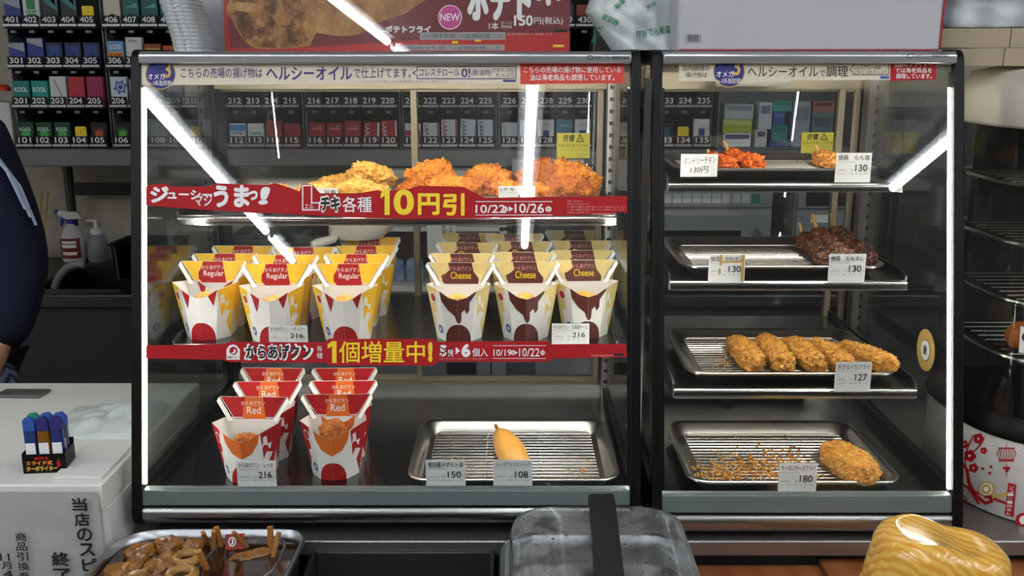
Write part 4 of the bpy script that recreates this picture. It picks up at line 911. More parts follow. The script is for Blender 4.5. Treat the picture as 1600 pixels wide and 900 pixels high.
# spray bottle
x, zt_ = onbc(110, 328, 3.66)
t = thing('spray_bottle', 'clear spray bottle with white and blue trigger and red label behind the sink', 'spray bottle', (x, 3.655, BCZ)); H = zt_ - BCZ
M['pet'] = mat('milky_plastic', 'c2c4c4', .3, var=('d2d2ce', 8, .3)); M['bluep'] = mat('blue_plastic', '2438a0', .35); M['rlabel'] = mat('red_brown_label', '7a2a20', .5)
MB().lathe([(.036, 0), (.042, .006), (.043, H * .30), (.041, H * .48), (.026, H * .66), (.015, H * .74), (.014, H * .76)], (x, 3.655, BCZ), 24).build('bottle_body', t, M['pet'])
MB().lathe([(.017, H * .745), (.017, H * .83)], (x, 3.655, BCZ), 16).build('collar', t, M['bluep'])
MB().prism(fillet([(x - .045, BCZ + H * .93), (x - .04, BCZ + H), (x + .03, BCZ + H * .97), (x + .045, BCZ + H * .84), (x - .012, BCZ + H * .83)], .006, 3), 3.643, 3.667, 'Y').build('spray_head', t, M['white'])
MB().prism([(x - .055, BCZ + H * .93), (x - .055, BCZ + H), (x - .045, BCZ + H), (x - .045, BCZ + H * .93)], 3.646, 3.664, 'Y').build('nozzle', t, M['bluep'])
MB().prism(fillet([(x - .033, BCZ + H * .93), (x - .022, BCZ + H * .93), (x - .024, BCZ + H * .8), (x - .036, BCZ + H * .68), (x - .04, BCZ + H * .69)], .003, 2), 3.650, 3.660, 'Y').build('trigger', t, M['bluep'])
lb = MB(); lb.use(M['rlabel']); R2 = .0436
lb.grid(lambda u, v: (x + R2 * math.sin((u - .5) * 2.0), 3.655 - R2 * math.cos((u - .5) * 2.0), BCZ + H * (.09 + .39 * v)), 10, 1)
for q in ((.30, .36), (.38, .43), (.16, .22)):
    lb.use(M['wht']); lb.grid(lambda u, v, q=q: (x + (R2 + .0004) * math.sin((u - .5) * 1.3), 3.655 - (R2 + .0004) * math.cos((u - .5) * 1.3), BCZ + H * (q[0] + (q[1] - q[0]) * v)), 8, 1)
lb.build('bottle_label', t)
# soap pump
x, _ = onbc(152, 375, 3.66); t = thing('soap_pump', 'clear pump soap bottle beside the spray bottle', 'soap bottle', (x, 3.66, BCZ))
MB().lathe([(.034, 0), (.038, .01), (.036, .08), (.026, .10), (.018, .105)], (x, 3.66, BCZ), 20).build('bottle_body', t, M['grey']); MB().lathe([(.022, .104), (.022, .125), (.008, .126), (.008, .15), (.014, .151), (.014, .16)], (x, 3.66, BCZ), 16).tube([(x, 3.66, BCZ + .157), (x - .03, 3.65, BCZ + .154)], .005, 8).build('pump_head', t, M['white'])
# steel container at the sink
x0 = xat(131, 440, 3.20); o = MB().loft([[(x + 0, y, z) for x, y in rrect(w_, .2, .02)] for w_, z in ((.19, 0), (.2, .0), (.215, .118), (.235, .12), (.235, .124), (.21, .121), (.195, .006))]).build('steel_container', None, M['dark_steel'], loc=(0, 0, 0), smooth=40); o.location = (x0 + .15, 3.42, BCZ); tag(o, 'dark steel food container standing beside the sink', 'container')
# bamboo sticks in a holder
t = MB().lathe([(.03, 0), (.034, .06), (.031, .06), (.027, .004)], (0, 0, 0), 20).build('stick_holder', None, M['grey'], loc=(0, 0, 0)); hx = xat(62, 430, 3.655); t.location = (hx, 3.655, BCZ); tag(t, 'small grey holder of long sticks at the left end of the sink', 'holder')
for i, (px, lb) in enumerate(((46, 'left'), (65, 'middle'), (75, 'right'))):
    p = atY(px, 300, 3.665); o = MB().tube([(0, 0, 0), (p.x - (hx - .012 + .012 * i), .01, p.z - BCZ - .006)], .0042, 8).build('bamboo_stick', None, M['bamboo'], loc=(0, 0, 0)); o.location = (hx - .012 + .012 * i, 3.655, BCZ + .006); tag(o, 'long bamboo stick in the sink holder, %s of three' % lb, 'stick'); o['group'] = 'bamboo sticks by the sink'
pth = [atY(px, py, 3.30 - .0 * px) for px, py in ((84, 450), (92, 432), (104, 418), (118, 412), (132, 414))]
o = MB().tube(pth, .012, 10).build('grey_hose', None, M['grey'], loc=pth[0]); tag(o, 'grey hose curling over the sink edge', 'hose')
# white box with an orange capped bottle at the far left
px_ = xat(-14, 200, 3.40); MB().box(px_, xat(31, 200, 3.40), 3.35, 3.5, Z(.2915), atY(0, 160, 3.35).z).build('white_box', None, M['white'], loc=(px_, 3.4, Z(.2915)), bevel=.004); o = bpy.data.objects['white_box']; tag(o, 'white box left of the tobacco racks with a bottle on top', 'box')
MB().box(px_ - .05, colX(0) - .081, RY + .05, RY + .28, Z(.346), Z(.2920)).build('side_shelf', None, M['rackgrey'], loc=(px_, 3.4, Z(.346))); tag(bpy.data.objects['side_shelf'], 'short grey shelf under the white box at the far left', 'shelf')
bz = atY(0, 160, 3.35).z; t = thing('small_bottle', 'small clear bottle with an orange cap on the white box', 'bottle', (xat(7, 150, 3.42), 3.42, bz)); bx = xat(7, 150, 3.42)
MB().lathe([(.026, 0), (.028, .004), (.028, .028), (.022, .036)], (bx, 3.42, bz), 20).build('bottle_body', t, M['acrylic']); MB().lathe([(.023, .036), (.023, .046), (.014, .056), (.0, .058)], (bx, 3.42, bz), 20).build('cap', t, mat('orange_plastic', 'd8481c', .4))

def oven(label, x0, x1, ytop, Y, dep=.42, btn=True):
    xa, xb = xat(x0, 350, Y), xat(x1, 350, Y); zt_ = atY(x0, ytop, Y).z; H = zt_ - BCZ
    t = thing('microwave_oven', label, 'microwave', ((xa + xb) / 2, Y + dep / 2, BCZ), 'microwaves on the back counter')
    MB().box(xa, xb, Y + .015, Y + dep, BCZ + .012, zt_).build('oven_body', t, M['grey'], bevel=.006)
    ft = MB()
    for x in (xa + .04, xb - .04):
        for y in (Y + .06, Y + dep - .05): ft.lathe([(.012, 0), (.014, .013)], (x, y, BCZ), 10)
    ft.build('foot', t, M['black'])
    MB().box(xa + .004, xb - .004, Y, Y + .016, zt_ - .075, zt_ - .006).build('control_panel', t, M['grey'], bevel=.003)
    if btn:
        bt = MB(); n = 13; w_ = (xb - xa - .1) / n
        for i in range(n):
            c = pc('9c3c44') if i == 0 else pc('1f7a68') if i == n - 1 else pc('b4b8bc'); bt.use(c); x = xa + .06 + i * w_; bt.box(x, x + w_ * .82, Y - .002, Y + .001, zt_ - .06, zt_ - .03)
        bt.build('button_row', t)
    else:
        MB().box(xa + .03, xb - .02, Y - .002, Y + .001, zt_ - .066, zt_ - .02).build('display_panel', t, M['black'])
    dr = MB().box(xa + .004, xb - .004, Y, Y + .016, BCZ + .02, zt_ - .08).build('oven_door', t, M['grey'], bevel=.003)
    MB().box(xa + .03, xb - .1 if btn else xb - .03, Y - .001, Y + .002, BCZ + .06, zt_ - .15).build('door_window', dr, M['black'])
    if btn: MB().tube([(xb - .05, Y, BCZ + .07), (xb - .05, Y - .03, BCZ + .075), (xb - .05, Y - .03, zt_ - .155), (xb - .05, Y, zt_ - .15)], .008, 10).build('door_handle', dr, M['steel'])
    MB().box(xa + .05, xa + .12, Y - .0008, Y + .001, zt_ - .12, zt_ - .095).build('paper_label', dr, M['paper'])
oven('wide grey microwave with a row of keys behind the narrow case', 960, 1207, 288, 3.15)
oven('narrow grey microwave right of the wide one behind the narrow case', 1242, 1352, 290, 3.15, btn=False)
t = thing('dark_equipment_cabinet', 'dark steel equipment cabinet on the back counter seen past the narrow case', 'cabinet', (1.87, 3.42, BCZ))
MB().box(1.215, 2.55, 3.15, 3.70, BCZ, Z(.175)).build('cabinet_body', t, M['counterdark'], bevel=.006)
for xa_, xb_ in ((1.235, 1.86), (1.88, 2.53)):
    dr = MB().box(xa_, xb_, 3.135, 3.15, BCZ + .02, Z(.20)).build('cabinet_door', t, M['dgrey'], bevel=.003)
    MB().tube([(xb_ - .04, 3.135, 1.0), (xb_ - .04, 3.105, 1.01), (xb_ - .04, 3.105, 1.25), (xb_ - .04, 3.135, 1.26)], .008, 8).build('door_handle', dr, M['steel'])
# white vented appliance, open white cabinet
xa, xb = xat(800, 270, 3.17), xat(913, 270, 3.17); zt_ = atY(800, 250, 3.17).z
t = thing('vented_appliance', 'tall appliance with white dotted vents and dark front behind the cheese cartons', 'appliance', ((xa + xb) / 2, 3.35, BCZ))
MB().box(xa, xb, 3.185, 3.55, BCZ, zt_ - .1).build('lower_body', t, M['dgrey'], bevel=.004); MB().box(xa, xb, 3.17, 3.55, zt_ - .1, zt_).build('upper_body', t, M['white'], bevel=.004)
b = MB()
for g in (0, 1):
    for i in range(5):
        for j in range(2): b.disc(xa + .04 + g * .11 + i * .014, zt_ - .03 - j * .018, .004, .004, M['ink'], 3.1692, 8)
b.build('vent_dots', t, smooth=0)
xa, xb = xat(558, 270, 3.16), xat(792, 270, 3.16); zt_ = Z(.352)
t = thing('open_cabinet', 'white framed open cabinet with dark inside under the tobacco racks', 'cabinet', ((xa + xb) / 2, 3.35, BCZ))
b = MB()
for q in ((xa, xa + .024, BCZ, zt_), (xb - .024, xb, BCZ, zt_), (xa, xb, zt_ - .024, zt_), (xa, xb, BCZ, BCZ + .02), (xa, xb, BCZ + .2, BCZ + .215)): b.box(q[0], q[1], 3.16, 3.5, q[2], q[3])
b.build('cabinet_frame', t, M['white']); MB().box(xa, xb, 3.49, 3.5, BCZ, zt_).build('cabinet_back', t, M['dgrey'])
P = Pl(atY(668, 402, 3.15)); a = P.rc(668, 344, 712, 402); o = MB().box(0, a[2], 0, .002, 0, a[3]).build('paper_notice', None, M['paper'], loc=(0, 0, 0)); o.location = P.O; tag(o, 'white paper notice with column writing on the open cabinet', 'notice')
b = MB(); b.rect(a[2] * .45, a[3] * .06, a[2] * .62, a[3] * .2, M['navy']); b.vtext('注意', a[2] * .75, a[3] * .9, a[2] * .16, a[3] * .3, M['ink']); b.vtext('使用禁止', a[2] * .5, a[3] * .9, a[2] * .16, a[3] * .6, M['ink']); b.build('lettering', o, local=True, smooth=0)
# dark fryer at the left
xa, xb = xat(335, 300, 3.18), xat(528, 300, 3.18)
t = thing('counter_fryer', 'dark steel fryer on the back counter behind the yellow cartons', 'fryer', ((xa + xb) / 2, 3.4, BCZ))
MB().box(xa, xb, 3.2, 3.55, BCZ, BCZ + .16).build('fryer_body', t, M['dgrey'], bevel=.006); MB().box(xa + .03, xb - .03, 3.23, 3.5, BCZ + .16, BCZ + .175).build('fryer_lid', t, M['dark_steel'], bevel=.004)
for i, x in enumerate((xa + .12, xa + .3)): MB().tube([(x, 3.24, BCZ + .17), (x, 3.17, BCZ + .2), (x, 3.10, BCZ + .205)], .009, 8).build('basket_handle', t, M['black'])
b = MB(); b.box(xb - .12, xb - .02, 3.196, 3.2, BCZ + .06, BCZ + .12); b.build('fryer_panel', t, mat('dark_red_plastic', '5c1418', .5))
for i, px in enumerate((618, 648)):
    t = MB().add(*lump(.035, .03, .05, 201 + i, .12, 2, sub=4, box=.5)).build('blue_refill_pack', None, mat('blue_film_%d' % i, ('3a5aa0', '6a86b8')[i], .25, var=('a8b4c4', 30, .2)), loc=(0, 0, 0), smooth=180); t.location = (xat(px, 430, 3.158), 3.10 + .08, BCZ + .0) if False else (xat(px, 430, 3.22), 3.24, BCZ + .0205); tag(t, '%s wrapped refill pack standing in the open cabinet' % ('blue', 'pale blue')[i], 'refill pack')

# ------------------------------------------------------------------ on top of the cases
TZ = Z(-.0095)
# poster in an acrylic sleeve, leaning back and turned slightly left
pc0 = atY(617, 82, 1.66); rz = R(-4.3); rx = R(-5.6)
t = thing('product_poster', 'large dark red food poster in a clear sleeve on top of the left case', 'poster', (pc0.x, 1.66, TZ), rot=(0, 0, rz))
Wp = .57; Hp = .40
mt_ = Matrix.Rotation(rx, 4, 'X')
def pxp(x, y): return ((x - 617) / 575 * Wp, (83 - y) / 1010)          # poster pixels to metres on the sheet
M['posterred'] = mat('poster_dark_red', '6e1c24', .3, var=('7c2028', 3, .3)); M['posterhot'] = mat('poster_red', 'b8201f', .3)
M['fry1'] = friedmat('printed_dark_fried', '2c150a', '7a4a22', 'c8965a', 38, 0.); M['fry2'] = friedmat('printed_golden_fried', '7a4a22', 'a87440', 'c99c62', 22, 0.)
b = MB().use(M['posterred']); b.box(-Wp / 2, Wp / 2, 0, .003, 0, Hp); b.build('poster_sheet', t, local=True, smooth=0).rotation_euler = (rx, 0, 0)
pr = MB()
pr.poly([pxp(*q) for q in ((330, 83), (330, 77), (470, 76), (600, 68), (760, 58), (905, 52), (905, 83))], M['posterhot'], -.0004)
pr.rect(*pxp(330, 83), *pxp(338, -300), M['posterhot'], -.0005)
pr.poly([pxp(*q) for q in ((345, -40), (340, 0), (334, 12), (336, 22), (343, 30), (350, 45), (358, 58), (368, 70), (382, 78), (420, 79), (455, 76), (474, 74), (480, 62), (486, 52), (520, 58), (548, 57), (572, 50), (584, 38), (610, 30), (635, 22), (655, 8), (680, -5), (680, -60), (500, -90))], M['fry2'], -.0006)
pr.poly([pxp(*q) for q in ((346, 0), (344, 20), (352, 44), (362, 60), (374, 74), (420, 78), (455, 74), (476, 62), (478, 40), (470, 20), (460, 0), (440, -20), (380, -20))], M['fry1'], -.0008)
pr.poly([pxp(*q) for q in ((336, 10), (350, 2), (380, 4), (395, 14), (380, 20), (352, 16), (340, 22))], M['fry2'], -.001); pr.poly([pxp(*q) for q in ((410, 24), (430, 18), (446, 26), (440, 40), (420, 40))], M['fry2'], -.001)
pr.text('ポテトフライ', *pxp(601, 53), *pxp(677, 41), M['wht'], bold=.05); pr.rect(*pxp(570, 50.5), *pxp(600, 50), M['wht'])
c = pxp(709, 28); r_ = .0195; pr.disc(*c, r_, r_, M['wht'], -.0006); pr.disc(*c, r_ * .93, r_ * .93, M['pink'], -.0008); pr.text('NEW', *pxp(693, 34), *pxp(725, 22), M['wht'], y=-.001, bold=.02)
pr.text('ポテト', *pxp(737, 34), *pxp(842, -34), M['wht'], bold=.07); pr.text('串', *pxp(850, 10), *pxp(890, -50), M['wht'], bold=.05)
pr.text('1本', *pxp(773, 48), *pxp(789, 36), M['wht'], bold=.02); pr.text('ローソン', *pxp(793, 40), *pxp(811, 35), M['wht'], res=1); pr.text('標準価格', *pxp(793, 46), *pxp(811, 41), M['wht'], res=1)
pr.text('150', *pxp(814, 42), *pxp(845, 25), M['wht'], bold=.03); pr.text('円(税込)', *pxp(847, 41), *pxp(894, 28), M['wht'], bold=.01)
pr.rect(*pxp(659, 64), *pxp(800, 52), M['dkpaper'], -.0006); pr.text('こちらの売場の揚げ物に使用している油は海老商品も調理しています。', *pxp(662, 62), *pxp(798, 54), M['ink'], y=-.0009, res=1)
pr.rect(*pxp(630, 81), *pxp(799, 72), M['dkpaper'], -.0006); pr.text('こちらの売場の揚げ物に使用している油は海老商品も調理しています。', *pxp(633, 80), *pxp(796, 74), M['ink'], y=-.0009, res=1)
pr.text('実施期間中の価格です', *pxp(802, 57), *pxp(878, 53), M['pinkink'], res=1); pr.rect(*pxp(880, 52), *pxp(901, 48), M['ink'], -.0006); pr.rect(*pxp(712, 70), *pxp(722, 66), M['yellow'], -.0006); pr.rect(*pxp(750, 67), *pxp(760, 64), M['yellow'], -.0006)
pr.rect(*pxp(878, 76), *pxp(896, 72), M['yellow'], -.0006)
pr.build('lettering', t, local=True, smooth=0).rotation_euler = (rx, 0, 0)
MB().box(-Wp / 2 - .003, Wp / 2 + .003, -.004, -.0025, 0, Hp + .003).build('clear_sleeve', t, M['glass'], local=True, smooth=0).rotation_euler = (rx, 0, 0)
MB().prism([(.004, 0), (.10, 0), (.10, .004), (.012, .004), (.035, .30), (.031, .30)], -.06, .06, 'X').build('rear_stand', t, M['acrylic'], local=True)

# stack of ribbed white trays and a cream board beside the poster
M['ribbed'] = mat('white_foam', 'b8bcbc', .6)
p0 = atY(296, 80, 1.63)
st_ = None
for i in range(15):
    z = TZ + .0062 * i; x = p0.x - .0005 * i - (.016 * (i / 15) ** 1.5); lbl = 'white foam dish in the tilted stack left of the poster'
    o = MB().loft([[(a, c, zz) for a, c in rrect(w_, .1, .02)] for w_, zz in ((.046, 0), (.048, .0045), (.052, .0052), (.052, .0058), (.046, .0056), (.044, .002))]).build('foam_dish', None, M['ribbed'], loc=(0, 0, 0), smooth=50) if st_ is None else st_.copy()
    if st_ is None: st_ = o
    else: COL.objects.link(o)
    o.location = (x, 1.66, z); tag(o, lbl, 'dish', 'stacked foam dishes left of the poster')
xa, xb = xat(303, 40, 1.73), xat(330, 40, 1.73); o = MB().box(xa - .0, xb + .05, 1.735, 1.741, TZ, TZ + .30).build('cream_board', None, M['greybox'], loc=((xa + xb) / 2, 1.738, TZ), bevel=.001); tag(o, 'pale grey board standing behind the left end of the poster', 'board')

# crumpled plastic bag with green writing
M['bag'] = mat('translucent_plastic_film', 'c6cdcb', .3, bump=(16, .5, .012), spec=.6)
bag = thing('plastic_bag', 'crumpled whitish plastic bag with green writing between poster and grey box', 'plastic bag', (xat(990, 40, 1.62), 1.64, TZ))
def bagf(u, v, off=0.):
    """front of the bag: u along X, v up; lobes at the left"""
    x0 = lerp(xat(928, 40, 1.6), xat(955, 40, 1.6), min(1, max(0, v * 2.2))) if v < .45 else lerp(xat(955, 40, 1.6), xat(915, 40, 1.6), (v - .45) / .55)
    if v < .3: x0 = lerp(xat(962, 40, 1.6), xat(918, 40, 1.6), v / .3)
    elif v < .55: x0 = lerp(xat(918, 40, 1.6), xat(936, 40, 1.6), (v - .3) / .25)
    else: x0 = lerp(xat(936, 40, 1.6), xat(912, 40, 1.6), (v - .55) / .45)
    x1 = xat(1062, 40, 1.6); x = x0 + (x1 - x0) * u; z = TZ + .002 + .20 * v
    e = max(0, 1 - (2 * u - 1) ** 4); d = .07 * e ** .5 * (1 - .35 * v)
    n_ = noise.noise(Vector((x * 26, z * 26, 1.3))) * .012 + noise.noise(Vector((x * 60, z * 60 + x * 40, 4.3))) * .006 + abs(noise.noise(Vector((x * 18 + z * 30, z * 6, 9)))) * .014
    return Vector((x, 1.66 - d - n_ * e - off, z))
def lerp(a, b, t): return a + (b - a) * t
b = MB(); b.grid(lambda u, v: bagf(u, v), 46, 46); b.grid(lambda u, v: Vector((bagf(1 - u, v).x, 1.66 + .09 * max(0, 1 - (2 * u - 1) ** 4) ** .5 * (1 - .3 * v), TZ + .002 + .20 * v)), 20, 20)
b.build('bag_film', bag, M['bag'], smooth=60)
b = MB()
def onbag(px, py):
    p = atY(px, py, 1.60); v = (p.z - TZ - .002) / .20; xa = bagf(0, v).x; xb = bagf(1, v).x; return bagf((p.x - xa) / (xb - xa), v, .0025)
def bagtext(s, x0, y0, x1, y1, ang=0.):
    ca, sa = math.cos(R(ang)), math.sin(R(ang)); cx, cy = (x0 + x1) / 2, (y0 + y1) / 2
    def f(a, c):
        dx, dy = a - cx, -(c) - cy
        return onbag(cx + dx * ca - dy * sa, cy + dx * sa + dy * ca)
    b.text(s, x0, -y1, x1, -y0, M['green'], bold=.01, fn=f)
bagtext('FFおでん新容器', 993, 42, 1058, 55, -9); bagtext('FFおでん', 922, 48, 950, 57, -72); bagtext('新容器', 940, 26, 966, 36, 25); bagtext('新容', 1008, 5, 1024, 12, -30); bagtext('容器', 958, 2, 978, 10, -40)
b.build('lettering', bag, smooth=0)

# large grey-white board box on the right case
xa, xb = xat(1057, 74, 1.535), xat(1469, 74, 1.535)
t = thing('grey_white_box', 'large plain grey-white box with a barcode on top of the right case', 'box', ((xa + xb) / 2, 1.7, TZ))
MB().box(xa, xb, 1.535, 1.86, TZ, TZ + .34).build('box_body', t, M['greybox'], bevel=.004)
b = MB().use(M['red']); b.box(xb - .0012, xb + .0008, 1.5340, 1.5352, TZ + .004, TZ + .336); b.box(xa + .004, xb - .002, 1.5343, 1.5352, TZ + .001, TZ + .0025); b.build('red_edge', t)
P = Pl((0, 1.5345, 0)); b = MB(); rr = random.Random(2); x = 1069.
while x < 1094: w_ = rr.choice((.6, 1.2, 1.8)); b.rect(*P.rc(x, 54, x + w_, 65), M['ink'], 1.5343); x += w_ + rr.choice((.7, 1.2))
b.rect(*P.rc(1069, 66, 1094, 67), M['grey_ink'], 1.5343)
b.build('barcode', t, smooth=0)
for q in ():
    pass

# ------------------------------------------------------------------ steel counter, wooden front
CZ = Z(.719)
t = thing('service_counter', 'grey steel service counter carrying both display cases', 'counter', (.45, 1.7, 0))
M['countersteel'] = mat('satin_counter_steel', '9a9a98', .32, .85, bump=(30, .05, .002))
MB().box(-.59, 1.75, 1.378, 2.02, CZ - .026, CZ).build('counter_top', t, M['countersteel'], bevel=.003)
MB().box(-.58, 1.74, 1.41, 2.0, .08, CZ - .026).build('counter_body', t, M['counterdark']); MB().box(-.57, 1.73, 1.45, 1.98, 0, .08).build('plinth', t, M['matte_black'])
t = thing('wooden_front_ledge', 'brown wooden ledge in front of the steel counter at the lower right', 'ledge', (.9, 1.2, 0))
LZ = Z(.757)
MB().box(.262, .475, 1.05, 1.395, LZ - .16, LZ - .012).build('wood_block', t, M['wood']); 
MB().box(.478, 1.75, .95, 1.345, LZ - .05, LZ).build('ledge_board', t, M['wood'], bevel=.003)
MB().box(.478, 1.75, 1.345, 1.40, LZ - .05, LZ - .004).build('back_strip', t, M['wood'])
MB().box(.27, 1.74, .98, 1.40, 0, LZ - .16).build('wood_panel', t, M['wood'])
MB().box(.478, 1.74, .98, 1.40, LZ - .16, LZ - .05).build('apron_board', t, M['wood'])

# ------------------------------------------------------------------ oden warmer
WZ = Z(.735)
t = thing('food_warmer', 'black countertop food warmer with three wells at the front edge', 'food warmer', (-.15, 1.15, 0))
M['well'] = mat('dark_well_enamel', '0b0b0c', .25); M['wframe'] = mat('dark_warmer_frame', '3a3a39', .35, .4)
wa, wb = atH(497, 842, .735).x, atH(768, 842, .735).x; wy = atH(620, 842, .735).y
b = MB()
for q in ((-.594, -.30, .88, 1.372), (wb + .006, .258, .88, 1.372), (-.30, wb + .006, wy, 1.372), (-.30, wa, .88, wy), (wb, wb + .006, .88, wy)): b.box(*q, WZ - .05 if q[0] not in (-.594, wb + .006) else WZ - .13, WZ if q[0] not in (-.594, wb + .006) else WZ - .115)
b.build('top_frame', t, M['wframe'], bevel=.002)
b = MB().box(wa, wb, .88, wy, WZ - .16, WZ - .155)
for q in ((wa - .003, wa, .88, wy), (wb, wb + .003, .88, wy), (wa, wb, wy, wy + .003), (wa, wb, .877, .88)): b.box(*q, WZ - .16, WZ - .004)
b.build('empty_well', t, M['well'])
MB().box(-.594, .258, .87, 1.37, 0, WZ - .2).build('warmer_body', t, M['matte_black'])
MB().box(-.594, .258, .865, .88, WZ - .2, WZ - .005).build('front_panel', t, M['black'])
def offs(poly, d):
    c = sum((Vector(p) for p in poly), Vector((0, 0))) / len(poly)
    return [tuple(Vector(p) + (c - Vector(p)).normalized() * d) for p in poly]
M['potsteel'] = mat('pot_steel', 'a8abae', .3, 1.)
def pot(label, poly, h, depth=.115, rm=1.):
    z = Z(h); c = sum((Vector(p) for p in poly), Vector((0, 0))) / len(poly)
    R_ = lambda d, dz: [(p[0], p[1], z + dz) for p in offs(poly, d)]
    o = MB().loft([R_(.016 * rm, -depth + .002), R_(.015 * rm, -.012), R_(.010 * rm, -.003), R_(.006 * rm, .0005), R_(.002 * rm, -.001), R_(0, -.005), R_(.001 * rm, -.010), R_(.013 * rm, -.014), R_(.018 * rm, -depth)], True, True).build('steel_pot', None, M['potsteel'], loc=(c.x, c.y, z - depth), smooth=50)
    return tag(o, label, 'pot')
lp = fillet([(-.587, .92), (-.587, 1.364), (-.305, 1.364), (-.312, .92)], [.02, .075, .04, .02], 8)
pot('steel pot of dark broth at the lower left holding stewed pieces', lp, .69)
M['broth'] = mat('dark_broth', '2a1408', .08, coat=.5)
o = MB().add([(p[0], p[1], Z(.700)) for p in offs(lp, .017)] + [(p[0], p[1], Z(.802)) for p in offs(lp, .017)], [list(range(len(lp)))[::1], list(range(len(lp), 2 * len(lp)))[::-1]] + [(i, len(lp) + i, len(lp) + (i + 1) % len(lp), (i + 1) % len(lp)) for i in range(len(lp))]).build('broth', None, M['broth'], loc=(-.45, 1.2, Z(.802)), smooth=0); tag(o, 'dark brown broth filling the left pot', 'broth'); o['kind'] = 'stuff'
M['stew1'] = mat('stewed_brown', '482408', .35, var=('a8702a', 50, .25), coat=.12, bump=(60, .4, .003)); M['stew2'] = mat('stewed_pale', '7a5222', .3, var=('a8803c', 40, .3), coat=.12)
def ringcake(px, py, lb, m, r=.0165, rr=.0075, tl=0.):
    p = atH(px, py, .697); b = MB(); pts = [[(( r + rr * math.cos(a)) * math.cos(q), (r + rr * math.cos(a)) * math.sin(q), rr * 1.1 * math.sin(a)) for a in [2 * math.pi * j / 10 for j in range(10)]] for q in [2 * math.pi * k / 26 for k in range(27)]]
    b.loft(pts, False, False); o = b.build('ring_fishcake', None, M[m], loc=(0, 0, 0), smooth=180); o.location = (p.x, p.y, Z(.701)); o.rotation_euler = (tl, 0, 0); tag(o, lb, 'fishcake', 'stewed pieces in the left pot')
ringcake(291, 870, 'pale ring fishcake with a hole, upper one beside the steel cup', 'stew2'); ringcake(283, 896, 'pale ring fishcake with a hole, lower one beside the steel cup', 'stew2', .0175)
for i, (px, py, lb, sx, sy, sz, m) in enumerate(((264, 852, 'brown fried dumpling with dark centre, topmost in the left pot', .021, .018, .016, 'stew1'), (218, 862, 'brown stewed piece with white edge, upper left in the pot', .024, .016, .014, 'stew1'), (214, 880, 'brown stewed piece at the left side of the pot', .026, .014, .014, 'stew1'),
        (248, 886, 'brown stewed piece in the pot centre', .024, .02, .012, 'stew1'), (302, 852, 'shiny brown stewed piece near the sticks', .016, .014, .014, 'stew1'), (188, 892, 'brown stewed piece near the left rim', .024, .02, .012, 'stew1'), (205, 906, 'yellow stewed piece at the lower edge of the pot', .035, .012, .012, 'stew2'), (262, 870, 'small brown stewed piece mid pot', .016, .013, .012, 'stew1'))):
    p = atH(px, py, .697); food('stewed_piece', lb, 'stewed food', lump(sx, sy, sz, 301 + i, .3, 1.6, .002, 6, 4), M[m], (p.x, p.y, Z(.702) - sz * .6), (0, 0, i * .7), 'stewed pieces in the left pot')
cpx = ((296, 903), (312, 878), (342, 846), (366, 838), (436, 837), (445, 842), (446, 850), (438, 872), (424, 893), (405, 906), (330, 925))
cp = [(atH(x, y, .696).x, atH(x, y, .696).y) for x, y in cpx]
pot('octagonal steel cup of skewered pieces set inside the left pot', cp, .696, .09, .3)
o = MB().add([(p[0], p[1], Z(.706)) for p in offs(cp, .0045)] + [(p[0], p[1], Z(.79)) for p in offs(cp, .0045)], [list(range(len(cp)))[::-1], list(range(len(cp), 2 * len(cp)))] + [(i, (i + 1) % len(cp), len(cp) + (i + 1) % len(cp), len(cp) + i) for i in range(len(cp))]).build('broth', None, M['broth'], loc=(-.36, 1.25, Z(.79)), smooth=0); tag(o, 'dark broth filling the octagonal cup', 'broth'); o['kind'] = 'stuff'
M['oldwood'] = mat('stained_stick_wood', 'a8702c', .5, var=('8a5420', 40, .3))
for i, (x0, y0, x1, y1, lb) in enumerate(((317, 832, 329, 858, 'leftmost in the back group'), (334, 830, 333, 866, 'thin one in the back group'), (338, 824, 348, 863, 'tallest in the back group'), (365, 832, 392, 862, 'leaning right in the cup middle'), (422, 823, 424, 868, 'upright at the right rim'), (436, 831, 424, 882, 'leaning left at the right rim'), (310, 861, 327, 898, 'thick one at the front left'), (325, 868, 342, 878, 'short one lying low'))):
    tp = atH(x0, y0, .668 if y1 - y0 > 12 else .708); bt = atH(x1, y1, .711); d = tp - bt
    o = MB().tube([(0, 0, 0), d], .0034 if i not in (2, 4, 6) else .0046, 8).build('skewer_stick', None, M['oldwood'], loc=(0, 0, 0)); o.location = bt; tag(o, 'brown wooden skewer stick in the steel cup, ' + lb, 'stick', 'sticks in the steel cup')
P0 = atH(368, 880, .72); o = MB().box(-.014, .014, 0, .002, 0, .032).build('red_packet', None, mat('red_film', '8a2414', .3), loc=(0, 0, 0)); o.location = (P0.x, P0.y, Z(.709)); o.rotation_euler = (R(-25), 0, R(8)); tag(o, 'red packet with a white mark standing in the steel cup', 'packet')
b = MB(); b.disc(-.004, .021, .0055, .007, M['wht'], -.0004); b.disc(-.004, .021, .004, .0055, mat('red_film_mark', '8a2414', .3), -.0006); b.text('J', -.006, .017, -.002, .025, M['wht'], y=-.0008, bold=.05); b.build('packet_print', o, local=True, smooth=0)
for i, (px, py) in enumerate(((385, 889), (408, 884))):
    p = atH(px, py, .72); food('stewed_piece', ('orange-brown piece below the red packet', 'orange-brown piece at the right of the cup')[i], 'stewed food', lump(.022, .012, .01, 331 + i, .25, sub=4), M['stew1'], (p.x, p.y, Z(.706) - .004), (0, 0, .4), 'stewed pieces in the left pot')

